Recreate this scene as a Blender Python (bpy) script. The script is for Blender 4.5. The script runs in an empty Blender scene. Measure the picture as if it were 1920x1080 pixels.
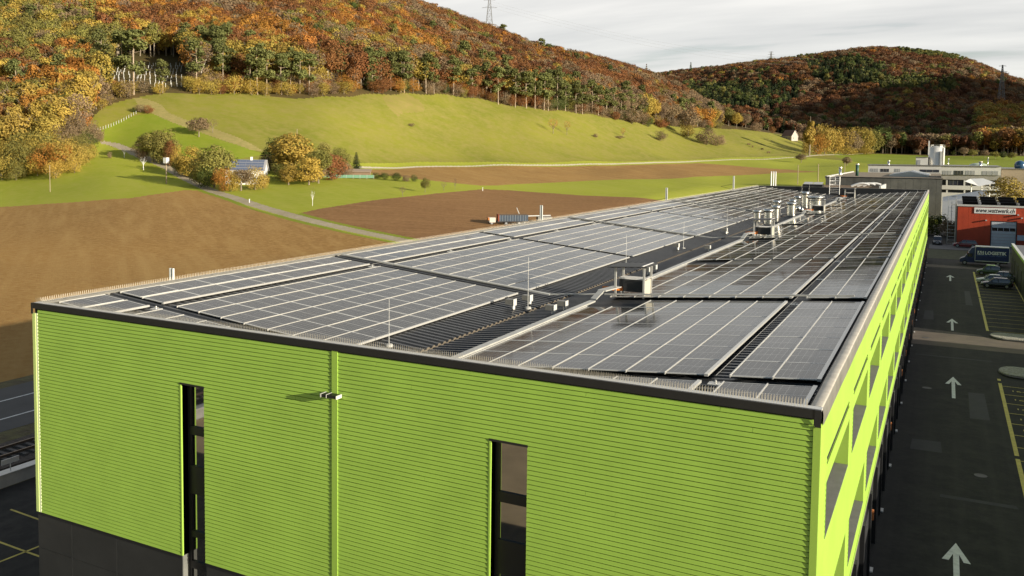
import bpy, math, random
import numpy as np
from mathutils import Vector, Matrix

random.seed(7)
RNG = np.random.default_rng(11)
S = bpy.context.scene
R = math.radians

# ------------------------------------------------------------------ camera
CAM = np.array([2.6129, -24.1699, 6.5448])
YAW, PITCH, ROLL = 0.5002, 0.0617, 0.0081
FPX, CU, CV = 1668.07, 859.93, 386.38            # focal length and principal point, pixels of a 1920 px wide frame
_f = np.array([-math.sin(YAW)*math.cos(PITCH), math.cos(YAW)*math.cos(PITCH), -math.sin(PITCH)])
_r = np.array([math.cos(YAW), math.sin(YAW), 0.0]); _u = np.cross(_r, _f)
RT = _r*math.cos(ROLL) + _u*math.sin(ROLL); UP = _u*math.cos(ROLL) - _r*math.sin(ROLL); FW = _f
cd = bpy.data.cameras.new('camera'); cam = bpy.data.objects.new('camera', cd)
S.collection.objects.link(cam); S.camera = cam
m = Matrix.Identity(4)
for i in range(3):
    m[i][0] = RT[i]; m[i][1] = UP[i]; m[i][2] = -FW[i]; m[i][3] = CAM[i]
cam.matrix_world = m
cd.sensor_width = 36; cd.sensor_fit = 'HORIZONTAL'
cd.lens = 36*FPX/1920
cd.shift_x = (960-CU)/1920; cd.shift_y = -(540-CV)/1920
cd.clip_start = 0.5; cd.clip_end = 20000

# ------------------------------------------------------------------ light
SUN_EL, SUN_AZ = 12.7, 11.0      # elevation; azimuth from +x towards -y
sd = bpy.data.lights.new('sun', 'SUN'); sun = bpy.data.objects.new('sun', sd); S.collection.objects.link(sun)
sd.energy = 5.0; sd.angle = R(0.5); sd.color = (1.0, 0.92, 0.77)
sv = Vector((math.cos(R(SUN_EL))*math.cos(R(SUN_AZ)), -math.cos(R(SUN_EL))*math.sin(R(SUN_AZ)), math.sin(R(SUN_EL))))
sun.rotation_euler = sv.to_track_quat('Z', 'Y').to_euler()
w = bpy.data.worlds.new('World'); S.world = w; w.use_nodes = True
nt = w.node_tree; N = nt.nodes; Lk = nt.links
bg = N['Background']; out = N['World Output']
sky = N.new('ShaderNodeTexSky'); sky.sky_type = 'NISHITA'; sky.sun_disc = False
sky.sun_elevation = R(SUN_EL); sky.sun_rotation = R(90+SUN_AZ)
sky.air_density = 1.0; sky.dust_density = 1.0
bg.inputs[1].default_value = 0.075
Lk.new(sky.outputs[0], bg.inputs[0])
# cloud layer: a streaky bank to the north, thinning overhead
tc = N.new('ShaderNodeTexCoord'); sep = N.new('ShaderNodeSeparateXYZ'); Lk.new(tc.outputs['Generated'], sep.inputs[0])
def wm(op, a, b=None, c=None, clamp=False):
    n = N.new('ShaderNodeMath'); n.operation = op; n.use_clamp = clamp
    for i, v in enumerate((a, b, c)):
        if v is None: continue
        if isinstance(v, (int, float)): n.inputs[i].default_value = v
        else: Lk.new(v, n.inputs[i])
    return n.outputs[0]
zc = wm('MAXIMUM', sep.outputs[2], 0.0)
inv = wm('DIVIDE', 1.0, wm('ADD', zc, 0.16))
cmb = N.new('ShaderNodeCombineXYZ')
Lk.new(wm('MULTIPLY', sep.outputs[0], inv), cmb.inputs[0]); Lk.new(wm('MULTIPLY', sep.outputs[1], inv), cmb.inputs[1])
mp = N.new('ShaderNodeMapping'); mp.inputs['Rotation'].default_value = (0, 0, R(-14)); mp.inputs['Scale'].default_value = (0.55, 1.9, 1)
mp.inputs['Location'].default_value = (3.1, 0.7, 0)
Lk.new(cmb.outputs[0], mp.inputs[0])
n1 = N.new('ShaderNodeTexNoise'); n1.inputs['Scale'].default_value = 1.5; n1.inputs['Detail'].default_value = 8; n1.inputs['Roughness'].default_value = 0.55
n2 = N.new('ShaderNodeTexNoise'); n2.inputs['Scale'].default_value = 0.7; n2.inputs['Detail'].default_value = 5
Lk.new(mp.outputs[0], n1.inputs[0]); Lk.new(mp.outputs[0], n2.inputs[0])
nsum = wm('ADD', wm('MULTIPLY', n1.outputs[0], 0.6), wm('MULTIPLY', n2.outputs[0], 0.4))
dens = wm('MULTIPLY', wm('SUBTRACT', nsum, 0.27), 6.0, clamp=True)
north = wm('MULTIPLY', wm('ADD', sep.outputs[1], 0.35), 1.6, clamp=True)
low = wm('MULTIPLY', wm('SUBTRACT', 1.05, sep.outputs[2]), 1.6, clamp=True)
fac = wm('MULTIPLY', wm('MULTIPLY', dens, north), low)
up0 = wm('MULTIPLY', sep.outputs[2], 6.0, clamp=True)
fac = wm('MULTIPLY', fac, wm('ADD', wm('MULTIPLY', up0, 0.25), 0.75))
rampc = N.new('ShaderNodeMix'); rampc.data_type = 'RGBA'
Lk.new(wm('MULTIPLY', wm('SUBTRACT', n1.outputs[0], 0.33), 3.0, clamp=True), rampc.inputs[0])
rampc.inputs[6].default_value = (0.66, 0.665, 0.66, 1); rampc.inputs[7].default_value = (0.87, 0.86, 0.83, 1)
cb = N.new('ShaderNodeBackground'); Lk.new(rampc.outputs[2], cb.inputs[0]); cb.inputs[1].default_value = 0.60
mx = N.new('ShaderNodeMixShader'); Lk.new(fac, mx.inputs[0]); Lk.new(bg.outputs[0], mx.inputs[1]); Lk.new(cb.outputs[0], mx.inputs[2])
Lk.new(mx.outputs[0], out.inputs[0])

S.view_settings.view_transform = 'Standard'; S.view_settings.look = 'None'
S.view_settings.exposure = 0.85; S.view_settings.gamma = 1.0
S.render.engine = 'CYCLES'
S.cycles.max_bounces = 6; S.cycles.diffuse_bounces = 2; S.cycles.glossy_bounces = 3
S.cycles.sample_clamp_indirect = 4.0

# ------------------------------------------------------------------ helpers
def ray(u, v): return FW*FPX + RT*(u-CU) - UP*(v-CV)
def onz(u, v, z=-13.2): d = ray(u, v); return CAM + d*((z-CAM[2])/d[2])
def ony(u, v, y): d = ray(u, v); return CAM + d*((y-CAM[1])/d[1])
def onx(u, v, x): d = ray(u, v); return CAM + d*((x-CAM[0])/d[0])
def proj(x, y, z):
    dx, dy, dz = x-CAM[0], y-CAM[1], z-CAM[2]
    w_ = dx*FW[0]+dy*FW[1]+dz*FW[2]; a = dx*RT[0]+dy*RT[1]+dz*RT[2]; b_ = dx*UP[0]+dy*UP[1]+dz*UP[2]
    return CU+FPX*a/w_, CV-FPX*b_/w_
def atr(u, v, r): d = ray(u, v); return CAM + d*(r/math.hypot(d[0], d[1]))

MATS = {}
def mat(name, col, rough=0.6, metal=0.0, spec=0.5, noise=None, bump=None, col2=None, alpha=None, emit=None):
    """noise=(scale, amount) mottles the colour, bump=(scale, strength)"""
    if name in MATS: return MATS[name]
    M = bpy.data.materials.new(name); M.use_nodes = True; t = M.node_tree; b = t.nodes['Principled BSDF']
    b.inputs['Base Color'].default_value = (*col, 1); b.inputs['Roughness'].default_value = rough
    b.inputs['Metallic'].default_value = metal; b.inputs['Specular IOR Level'].default_value = spec
    if noise or bump:
        g = t.nodes.new('ShaderNodeNewGeometry')
    if noise:
        n = t.nodes.new('ShaderNodeTexNoise'); n.inputs['Scale'].default_value = noise[0]; n.inputs['Detail'].default_value = 6
        n.inputs['Roughness'].default_value = 0.65
        t.links.new(g.outputs['Position'], n.inputs[0])
        mr = t.nodes.new('ShaderNodeMapRange'); mr.inputs[1].default_value = 0.3; mr.inputs[2].default_value = 0.7
        t.links.new(n.outputs[0], mr.inputs[0])
        mxn = t.nodes.new('ShaderNodeMix'); mxn.data_type = 'RGBA'; t.links.new(mr.outputs[0], mxn.inputs[0])
        a = noise[1]
        mxn.inputs[6].default_value = (*[c*(1-a) for c in col], 1)
        mxn.inputs[7].default_value = (*(col2 if col2 else [min(1, c*(1+a)) for c in col]), 1)
        t.links.new(mxn.outputs[2], b.inputs['Base Color'])
    if bump:
        n = t.nodes.new('ShaderNodeTexNoise'); n.inputs['Scale'].default_value = bump[0]; n.inputs['Detail'].default_value = 4
        t.links.new(g.outputs['Position'], n.inputs[0])
        bp = t.nodes.new('ShaderNodeBump'); bp.inputs['Strength'].default_value = bump[1]; bp.inputs['Distance'].default_value = 0.05 if len(bump) < 3 else bump[2]
        t.links.new(n.outputs[0], bp.inputs['Height']); t.links.new(bp.outputs[0], b.inputs['Normal'])
    if emit:
        b.inputs['Emission Color'].default_value = (*emit, 1); b.inputs['Emission Strength'].default_value = 1
    MATS[name] = M; return M

def tag(o, label=None, cat=None, group=None, kind=None):
    if label: o['label'] = label
    if cat: o['category'] = cat
    if group: o['group'] = group
    if kind: o['kind'] = kind
    return o
def empty(name, loc=(0, 0, 0), rz=0.0, label=None, cat=None, group=None):
    o = bpy.data.objects.new(name, None); S.collection.objects.link(o)
    o.location = loc; o.rotation_euler = (0, 0, rz); o.empty_display_size = 0.5
    return tag(o, label, cat, group)
def link(name, me, parent=None, loc=None):
    o = bpy.data.objects.new(name, me); S.collection.objects.link(o)
    if parent is not None: o.parent = parent
    if loc is not None: o.location = loc
    return o
def copy_tree(o, parent=None):
    c = o.copy(); S.collection.objects.link(c); c.parent = parent
    for ch in list(o.children): copy_tree(ch, c)
    return c

class MB:
    def __init__(s): s.v = []; s.f = []; s.m = []; s.mats = []
    def mi(s, mt):
        if mt not in s.mats: s.mats.append(mt)
        return s.mats.index(mt)
    def face(s, pts, mt):
        n = len(s.v); s.v.extend([tuple(p) for p in pts]); s.f.append(tuple(range(n, n+len(pts)))); s.m.append(s.mi(mt)); return s
    def box(s, x0, x1, y0, y1, z0, z1, mt, skip=''):
        n = len(s.v); k = s.mi(mt)
        s.v.extend([(x0,y0,z0),(x1,y0,z0),(x1,y1,z0),(x0,y1,z0),(x0,y0,z1),(x1,y0,z1),(x1,y1,z1),(x0,y1,z1)])
        F = {'b':(0,3,2,1),'t':(4,5,6,7),'f':(0,1,5,4),'r':(1,2,6,5),'k':(2,3,7,6),'l':(3,0,4,7)}
        for key, f in F.items():
            if key in skip: continue
            s.f.append(tuple(n+i for i in f)); s.m.append(k)
        return s
    def obox(s, c, ax, ay, az, mt):
        """oriented box: centre and three half-extent vectors"""
        c = Vector(c); ax = Vector(ax); ay = Vector(ay); az = Vector(az); n = len(s.v); k = s.mi(mt)
        for sz in (-1, 1):
            for sx, sy in ((-1,-1),(1,-1),(1,1),(-1,1)): s.v.append(tuple(c+ax*sx+ay*sy+az*sz))
        for f in ((0,3,2,1),(4,5,6,7),(0,1,5,4),(1,2,6,5),(2,3,7,6),(3,0,4,7)): s.f.append(tuple(n+i for i in f)); s.m.append(k)
        return s
    def tube(s, p0, p1, r0, r1, mt, n=8, caps=True):
        p0 = Vector(p0); p1 = Vector(p1); d = (p1-p0).normalized()
        a = d.orthogonal().normalized(); b = d.cross(a); k = s.mi(mt); i0 = len(s.v)
        for p, r in ((p0, r0), (p1, r1)):
            for i in range(n):
                t = 2*math.pi*i/n; s.v.append(tuple(p+a*(r*math.cos(t))+b*(r*math.sin(t))))
        for i in range(n):
            j = (i+1) % n; s.f.append((i0+i, i0+j, i0+n+j, i0+n+i)); s.m.append(k)
        if caps:
            s.f.append(tuple(i0+n-1-i for i in range(n))); s.m.append(k)
            s.f.append(tuple(i0+n+i for i in range(n))); s.m.append(k)
        return s
    def lathe(s, prof, mt, n=24, c=(0, 0, 0)):
        k = s.mi(mt); i0 = len(s.v)
        for r, z in prof:
            for i in range(n):
                t = 2*math.pi*i/n; s.v.append((c[0]+r*math.cos(t), c[1]+r*math.sin(t), c[2]+z))
        for a in range(len(prof)-1):
            for i in range(n):
                j = (i+1) % n; s.f.append((i0+a*n+i, i0+a*n+j, i0+(a+1)*n+j, i0+(a+1)*n+i)); s.m.append(k)
        return s
    def prism(s, poly, z0, z1, mt):
        n = len(poly); k = s.mi(mt); i0 = len(s.v)
        for z in (z0, z1):
            for p in poly: s.v.append((p[0], p[1], z))
        s.f.append(tuple(i0+n-1-i for i in range(n))); s.m.append(k)
        s.f.append(tuple(i0+n+i for i in range(n))); s.m.append(k)
        for i in range(n):
            j = (i+1) % n; s.f.append((i0+i, i0+j, i0+n+j, i0+n+i)); s.m.append(k)
        return s
    def mesh(s, name):
        me = bpy.data.meshes.new(name); me.from_pydata(s.v, [], s.f)
        for mt in s.mats: me.materials.append(mt)
        me.polygons.foreach_set('material_index', s.m); me.update(); return me
    def build(s, name, parent=None, loc=None, smooth=False, rz=None):
        me = s.mesh(name)
        if smooth: me.polygons.foreach_set('use_smooth', [True]*len(me.polygons))
        o = link(name, me, parent, loc)
        if rz is not None: o.rotation_euler = (0, 0, rz)
        return o

def np_mesh(name, verts, quads, mats, mi=None, smooth=False, attrs=None):
    me = bpy.data.meshes.new(name); verts = np.asarray(verts, np.float32); quads = np.asarray(quads, np.int32)
    nv, nf, k = len(verts), len(quads), quads.shape[1]
    me.vertices.add(nv); me.vertices.foreach_set('co', verts.ravel())
    me.loops.add(nf*k); me.loops.foreach_set('vertex_index', quads.ravel())
    me.polygons.add(nf); me.polygons.foreach_set('loop_start', np.arange(0, nf*k, k, dtype=np.int32))
    for mt in mats: me.materials.append(mt)
    if mi is not None: me.polygons.foreach_set('material_index', np.asarray(mi, np.int32))
    me.polygons.foreach_set('use_smooth', np.full(nf, bool(smooth)))
    for nm, dom, typ, arr in (attrs or []):
        a = me.attributes.new(nm, typ, dom)
        a.data.foreach_set('color' if 'COLOR' in typ else ('vector' if typ == 'FLOAT_VECTOR' else 'value'), np.asarray(arr).ravel())
    me.update(calc_edges=True); me.validate(); return me

# ------------------------------------------------------------------ terrain
GZ = -13.2
# hillside profiles: image column -> (row, range) of field end, meadow foot, mid meadow, wood edge, mid wood, crest
H1 = [(-150, [(392,300),(365,350),(350,372),(338,390),(150,560),(-200,1100)]),
      (0,    [(388,300),(362,350),(347,370),(335,388),(140,570),(-200,1100)]),
      (120,  [(378,290),(350,335),(330,352),(305,378),(100,600),(-190,1100)]),
      (200,  [(370,285),(322,345),(264,415),(192,462),(45,690),(-170,1100)]),
      (300,  [(358,288),(322,345),(252,408),(180,468),(40,700),(-150,1100)]),
      (450,  [(356,288),(318,350),(250,410),(183,475),(40,720),(-110,1100)]),
      (600,  [(350,290),(316,375),(245,435),(185,490),(40,740),(-70,1100)]),
      (750,  [(345,310),(313,430),(240,490),(174,545),(80,760),(12,1060)]),
      (850,  [(345,330),(311,460),(240,535),(177,590),(110,780),(45,1030)]),
      (1000, [(345,370),(310,500),(255,575),(203,635),(150,820),(103,1000)]),
      (1100, [(340,410),(308,550),(265,615),(212,690),(165,850),(123,1000)]),
      (1200, [(335,450),(306,600),(270,675),(234,760),(190,890),(150,1020)]),
      (1290, [(330,500),(303,680),(272,765),(243,870),(222,950),(186,1050)]),
      (1350, [(326,540),(301,730),(270,830),(240,940),(236,985),(232,1040)]),
      (1400, [(324,580),(299,780),(268,880),(240,990),(237,1030),(234,1075)]),
      (1480, [(318,640),(296,860),(272,970),(254,1060),(251,1090),(249,1120)]),
      (1540, [(325,600),(298,860),(288,980),(281,1060),(279,1090),(277,1120)]),
      (1600, [(330,520),(303,800),(294,980),(288,1050),(286,1090),(285,1120)]),
      (1750, [(330,520),(308,800),(297,980),(291,1050),(289,1090),(288,1120)]),
      (1950, [(330,520),(310,780),(300,950),(294,1020),(292,1060),(290,1100)])]
H2 = [(1050, 172), (1200, 158), (1250, 146), (1300, 142), (1350, 136), (1400, 131), (1450, 124), (1500, 119), (1550, 112), (1600, 105), (1640, 99),
      (1700, 108), (1750, 113), (1800, 121), (1840, 136), (1880, 158), (1930, 172), (2050, 185)]
def azr(u, v): d = ray(u, v); return math.atan2(d[0], d[1]), d[2]/math.hypot(d[0], d[1])
TH = np.linspace(-1.35, 0.30, 661)
def gsm(a, s, axis=0):
    k = np.arange(-int(3*s), int(3*s)+1); g = np.exp(-k*k/(2*s*s)); g /= g.sum()
    pad = [(0, 0)]*a.ndim; pad[axis] = (len(k)//2, len(k)//2); ap = np.pad(a, pad, mode='edge')
    return np.apply_along_axis(lambda q: np.convolve(q, g, 'valid'), axis, ap)
th1 = np.array([azr(u, 300)[0] for u, _ in H1])
K1 = np.zeros((len(TH), 6, 2))
for k in range(6):
    rr = np.array([c[1][k][1] for c in H1], float)
    zz = np.array([CAM[2]+c[1][k][1]*azr(c[0], c[1][k][0])[1] for c in H1])
    K1[:, k, 0] = np.interp(TH, th1, rr); K1[:, k, 1] = np.interp(TH, th1, zz)
K1 = gsm(K1, 6)
RG = np.exp(np.linspace(math.log(60), math.log(3600), 520))
Z1 = np.zeros((len(TH), len(RG)))
for i in range(len(TH)):
    rr = [0, 170] + list(K1[i, :, 0]) + [K1[i, 5, 0]+350, K1[i, 5, 0]+900, 4000]
    ze = K1[i, 5, 1]; zz = [GZ, GZ] + list(K1[i, :, 1]) + [ze-min(60, max(0, ze)*0.4), min(ze, 5), 0]
    Z1[i] = np.interp(RG, rr, zz)
Z1 = gsm(Z1, 5, 1)
th2 = np.array([azr(u, 200)[0] for u, _ in H2]); z2 = np.array([CAM[2]+2050*azr(u, v)[1] for u, v in H2])
zt2 = gsm(np.interp(TH, th2, z2), 5)
fade2 = np.clip((TH-azr(1000, 200)[0])/(azr(1180, 200)[0]-azr(1000, 200)[0]), 0, 1)
Z2 = np.zeros_like(Z1)
RNOI = gsm(gsm(RNG.normal(size=(len(TH), len(RG))), 7, 0), 6, 1); RNOI /= RNOI.std()
for i in range(len(TH)):
    zt = zt2[i]*fade2[i]
    Z2[i] = np.interp(RG, [0, 1080, 1200, 1400, 1700, 2050, 2300, 2900, 4000], [-60, -30, 8, zt*0.30, zt*0.72, zt, zt*0.93, zt*0.5, 0])
Z2 = gsm(Z2, 4, 1) + RNOI*5*np.clip((RG[None]-1150)/200, 0, 1)*np.clip((2000-RG[None])/200, 0, 1)
ZT = np.maximum(Z1, Z2)
ZT += RNOI*0.35*np.clip((RG[None]-330)/200, 0, 1)
def terr(x, y):
    x = np.asarray(x, float); y = np.asarray(y, float)
    dx = x-CAM[0]; dy = y-CAM[1]; r = np.hypot(dx, dy); t = np.arctan2(dx, dy)
    a = np.clip((t-TH[0])/(TH[1]-TH[0]), 0, len(TH)-1.001); b = np.clip((np.log(np.maximum(r, 1))-math.log(60))/(math.log(3600/60)/(len(RG)-1)), 0, len(RG)-1.001)
    i = a.astype(int); j = b.astype(int); fa = a-i; fb = b-j
    z = (ZT[i, j]*(1-fa)*(1-fb)+ZT[i+1, j]*fa*(1-fb)+ZT[i, j+1]*(1-fa)*fb+ZT[i+1, j+1]*fa*fb)
    wf_ = np.clip((x+95)/32, 0, 1)*np.clip((400-y)/45, 0, 1)
    return GZ+(z-GZ)*(1-wf_*wf_*(3-2*wf_))
_rs = np.exp(np.linspace(math.log(60), math.log(3000), 3000))
def hit(u, v):
    """where the sight line through a photograph pixel meets the terrain"""
    d = ray(u, v); h = math.hypot(d[0], d[1]); x = CAM[0]+d[0]/h*_rs; y = CAM[1]+d[1]/h*_rs; z = CAM[2]+d[2]/h*_rs
    k = np.argmax(terr(x, y) > z)
    if k == 0: k = 1500
    return np.array([x[k], y[k], float(terr(x[k], y[k]))])
def P(pts): return np.array([hit(u, v)[:2] for u, v in pts])
def inpoly(x, y, poly):
    c = np.zeros(x.shape, bool); n = len(poly); j = n-1
    for i in range(n):
        xi, yi = poly[i]; xj, yj = poly[j]
        with np.errstate(divide='ignore', invalid='ignore'):
            c ^= ((yi > y) != (yj > y)) & (x < (xj-xi)*(y-yi)/(yj-yi)+xi)
        j = i
    return c
def dist_line(x, y, pl):
    best = np.full(x.shape, 1e9)
    for (ax, ay), (bx, by) in zip(pl[:-1], pl[1:]):
        vx, vy = bx-ax, by-ay; t = np.clip(((x-ax)*vx+(y-ay)*vy)/(vx*vx+vy*vy), 0, 1)
        best = np.minimum(best, np.hypot(x-ax-t*vx, y-ay-t*vy))
    return best
def densify(pl, n=6):
    pl = np.array(pl); o = []
    for a, b in zip(pl[:-1], pl[1:]):
        for k in range(n): o.append(a+(b-a)*k/n)
    o.append(pl[-1]); return np.array(o)

TRACK = P([(196,267),(215,271),(240,281),(262,292),(290,303),(318,316),(340,330),(372,346),(400,359),(440,371),(480,385),(520,397),(560,408),(600,418),(640,427),(690,438),(740,448),(770,454)])
PATH = P([(676,314),(780,313),(900,311),(1000,310),(1100,308),(1200,306),(1310,302),(1400,299),(1490,295),(1560,290),(1620,288),(1680,287)])
F1 = P([(-330,412),(-150,395),(0,388),(75,383),(150,378),(200,374),(250,371),(300,363),(345,357),(385,357),(420,370),(480,391),(560,414),(640,434),(760,458)])
F1 = np.vstack([F1, [[-66.5, 150], [-66.5, -60], [-330, -60]]])
F2 = P([(548,404),(600,391),(700,376),(800,365),(880,357),(910,355),(960,357),(1030,362),(1100,367),(1240,376)])
F2 = np.vstack([F2, [[-66.5, 232], [-66.5, 172]], P([(780,453),(700,436),(640,425),(600,414)])])
F3 = P([(690,319),(780,314),(900,313),(1000,312),(1100,311),(1200,309),(1310,306),(1370,310),(1430,315),(1480,318),(1535,322),(1450,325),(1350,330),(1280,334),(1200,336),(1100,339),(1000,344),(930,348),(900,348),(850,343),(790,337),(740,330),(700,328)])
DRY = [P([(250,183),(275,185),(300,196),(318,212),(350,226),(400,241),(440,255),(482,276),(496,286),(470,281),(420,264),(380,250),(330,232),(300,220),(285,212),(262,204)]),
       P([(716,182),(735,172),(765,176),(790,190),(803,204),(798,210),(765,214),(752,222),(735,205)])]
BRIGHT = [P([(262,215),(300,214),(340,232),(380,250),(430,268),(495,290),(440,300),(380,300),(330,290),(290,285),(200,265),(176,252),(215,228)]),
          P([(1560,287),(1640,288),(1900,292),(1990,296),(1990,306),(1900,322),(1750,330),(1650,309),(1600,303),(1570,295)]),]
# boundary of the sunlit hill meadow (yellower grass above the white path)
g_near = np.exp(np.linspace(math.log(4), math.log(90), 40)); g_mid = np.exp(np.arange(math.log(90), math.log(1250), 0.0046))[1:]
g_far = np.exp(np.arange(math.log(1250), math.log(3600), 0.012))[1:]
gr = np.concatenate([g_near, g_mid, g_far])
tf = np.arange(-1.08, 0.16, 0.0012)
gt = np.concatenate([np.linspace(-math.pi, -1.08, 60)[:-1], tf, np.linspace(0.16, math.pi, 90)[1:]])
TT, RR = np.meshgrid(gt, gr, indexing='ij')
GX = CAM[0]+RR*np.sin(TT); GY = CAM[1]+RR*np.cos(TT)
GZZ = terr(GX, GY)
inwin = np.clip((TT+1.34)/0.1, 0, 1)*np.clip((0.29-TT)/0.08, 0, 1)
GZZ = GZ+(GZZ-GZ)*inwin
d = dist_line(GX, GY, densify(TRACK, 2)); GZZ = GZZ
nt_, nr_ = TT.shape
idx = np.arange(nt_*nr_).reshape(nt_, nr_)
Q = np.stack([idx[:-1, :-1], idx[:-1, 1:], idx[1:, 1:], idx[1:, :-1]], -1).reshape(-1, 4)[:, ::-1]
V = np.stack([GX, GY, GZZ], -1).reshape(-1, 3)
fc = V[Q].mean(1); fx, fy = fc[:, 0], fc[:, 1]
fr = np.hypot(fx-CAM[0], fy-CAM[1]); ft = np.arctan2(fx-CAM[0], fy-CAM[1])
rE = np.interp(ft, TH, K1[:, 3, 0]); rC = np.interp(ft, TH, K1[:, 1, 0])
# wobble so that edges are not ruled
wob = 1.2*np.sin(fx*0.11)+0.9*np.sin(fy*0.17+1)
reg = np.zeros(len(Q), int)                                   # 0 valley grass
reg[fr > rC] = 1                                              # hill meadow
reg[inpoly(fx, fy, P([(190,266),(240,284),(300,308),(345,334),(400,360),(345,375),(0,400),(-200,410),(-260,330),(60,262)]))] = 0
for p in BRIGHT: reg[inpoly(fx, fy, p)] = 2
reg[inpoly(fx, fy, DRY[0])] = 3; reg[inpoly(fx+wob*0.8, fy+wob*0.8, DRY[1])] = 9
reg[(fr > rE+5+wob*2.5) & (fr > 350)] = 4                       # forest floor
hz2 = (fr > 1100); reg[hz2] = 4
reg[(fx > -60) & (fr < 1100) & (reg == 0) & (fy < 300)] = 0
for p in (F1, F2, F3): reg[inpoly(fx+0.3*wob, fy+0.3*wob, p)] = 8 if p is F2 else 5
dt = dist_line(fx, fy, TRACK); reg[(dt < 4.0) & ((reg == 5) | (reg == 8))] = 2
reg[dt < 2.0] = 6
reg[dist_line(fx, fy, PATH) < 1.7] = 7

def ground_mat(name, ca, cb, cc, s1, s2, bump=0.3, rows=None):
    M = bpy.data.materials.new(name); M.use_nodes = True; t = M.node_tree; b = t.nodes['Principled BSDF']
    b.inputs['Roughness'].default_value = 0.95; b.inputs['Specular IOR Level'].default_value = 0.1
    g = t.nodes.new('ShaderNodeNewGeometry')
    def nz(sc, det=6, rough=0.6, vec=None):
        n = t.nodes.new('ShaderNodeTexNoise'); n.inputs['Scale'].default_value = sc; n.inputs['Detail'].default_value = det; n.inputs['Roughness'].default_value = rough
        t.links.new(vec or g.outputs['Position'], n.inputs[0]); return n.outputs[0]
    def mr(x, a, b2):
        n = t.nodes.new('ShaderNodeMapRange'); n.inputs[1].default_value = a; n.inputs[2].default_value = b2; t.links.new(x, n.inputs[0]); return n.outputs[0]
    def mixc(f, a, b2):
        n = t.nodes.new('ShaderNodeMix'); n.data_type = 'RGBA'; t.links.new(f, n.inputs[0])
        for i, c in ((6, a), (7, b2)):
            if isinstance(c, tuple): n.inputs[i].default_value = (*c, 1)
            else: t.links.new(c, n.inputs[i])
        return n.outputs[2]
    c = mixc(mr(nz(s1, 5), 0.36, 0.64), ca, cb)
    c = mixc(mr(nz(s2, 8, 0.75), 0.42, 0.75), c, cc)
    if rows:
        mp = t.nodes.new('ShaderNodeMapping'); mp.vector_type = 'TEXTURE'; mp.inputs['Rotation'].default_value = (0, 0, R(rows[0])); mp.inputs['Scale'].default_value = (rows[1], rows[2], 1)
        t.links.new(g.outputs['Position'], mp.inputs[0])
        mrr = t.nodes.new('ShaderNodeMapRange'); mrr.inputs[1].default_value = 0.46; mrr.inputs[2].default_value = 0.75; mrr.inputs[4].default_value = 0.6; t.links.new(nz(1.0, 3, 0.5, mp.outputs[0]), mrr.inputs[0]); c = mixc(mrr.outputs[0], c, cc)
    t.links.new(c, b.inputs['Base Color'])
    bp = t.nodes.new('ShaderNodeBump'); bp.inputs['Strength'].default_value = bump; bp.inputs['Distance'].default_value = 0.25
    t.links.new(nz(2.2, 8, 0.8), bp.inputs['Height']); t.links.new(bp.outputs[0], b.inputs['Normal'])
    return M
GM = [('valley_grass', ground_mat('valley_grass', (0.265,0.290,0.024), (0.315,0.335,0.030), (0.34,0.33,0.055), 0.012, 0.35, 0.5, (141, 120, 4))),
      ('hill_meadow', ground_mat('hill_meadow', (0.150,0.160,0.018), (0.215,0.21,0.026), (0.25,0.21,0.06), 0.014, 0.12, 0.5, (152, 130, 3.5))),
      ('lush_grass', ground_mat('lush_grass', (0.175,0.220,0.016), (0.215,0.255,0.020), (0.24,0.25,0.035), 0.02, 0.2, 0.5)),
      ('dry_grass_strip', ground_mat('dry_grass', (0.27,0.22,0.075), (0.33,0.27,0.10), (0.20,0.19,0.05), 0.05, 0.5, 0.5)),
      ('forest_floor', ground_mat('forest_floor', (0.075,0.055,0.02), (0.13,0.085,0.03), (0.06,0.06,0.02), 0.03, 0.5, 0.8)),
      ('ploughed_field', ground_mat('ploughed_soil', (0.24,0.128,0.040), (0.325,0.182,0.056), (0.41,0.258,0.092), 0.010, 0.9, 1.0, (141, 260, 2.6))),
      ('farm_track', ground_mat('track_gravel', (0.34,0.28,0.19), (0.42,0.35,0.25), (0.26,0.22,0.12), 0.2, 1.5, 0.3)),
      ('field_path', ground_mat('path_gravel', (0.55,0.48,0.36), (0.62,0.55,0.43), (0.4,0.36,0.2), 0.2, 1.5, 0.2)),
      ('dark_ploughed_field', ground_mat('dark_ploughed_soil', (0.185,0.092,0.036), (0.235,0.125,0.048), (0.31,0.175,0.075), 0.012, 0.9, 1.0, (22, 260, 2.6))),
      ('worn_meadow', ground_mat('worn_meadow', (0.205,0.175,0.045), (0.26,0.205,0.065), (0.20,0.20,0.03), 0.06, 0.25, 0.5))]
for k, (nm, mt) in enumerate(GM):
    q = Q[reg == k]
    if len(q) == 0: continue
    uq, inv_ = np.unique(q, return_inverse=True)
    me = np_mesh(nm, V[uq], inv_.reshape(-1, 4), [mt], smooth=True)
    tag(link(nm, me), kind='structure')
# a spur of the valley's right-hand hills, outside the frame, that shades the foot of the far wood
mb = MB(); hx, hy = 60, 40
vv = []; ff = []
for i in range(hx):
    for j in range(hy):
        x = 560+i*16; y = 830+j*22; u_ = (i/(hx-1)-0.5)*2; v_ = (j/(hy-1)-0.5)*2
        z = -20+ 375*math.exp(-(u_*1.5)**2)*max(0, 1-v_**4)**0.8 + 7*math.sin(i*0.9+j*0.4)+6*math.sin(j*1.1)
        vv.append((x, y, z))
for i in range(hx-1):
    for j in range(hy-1): a = i*hy+j; ff.append((a, a+hy, a+hy+1, a+1))
tag(link('hill', np_mesh('hill', vv, ff, [GM[4][1]], smooth=True)), kind='structure')

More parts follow.
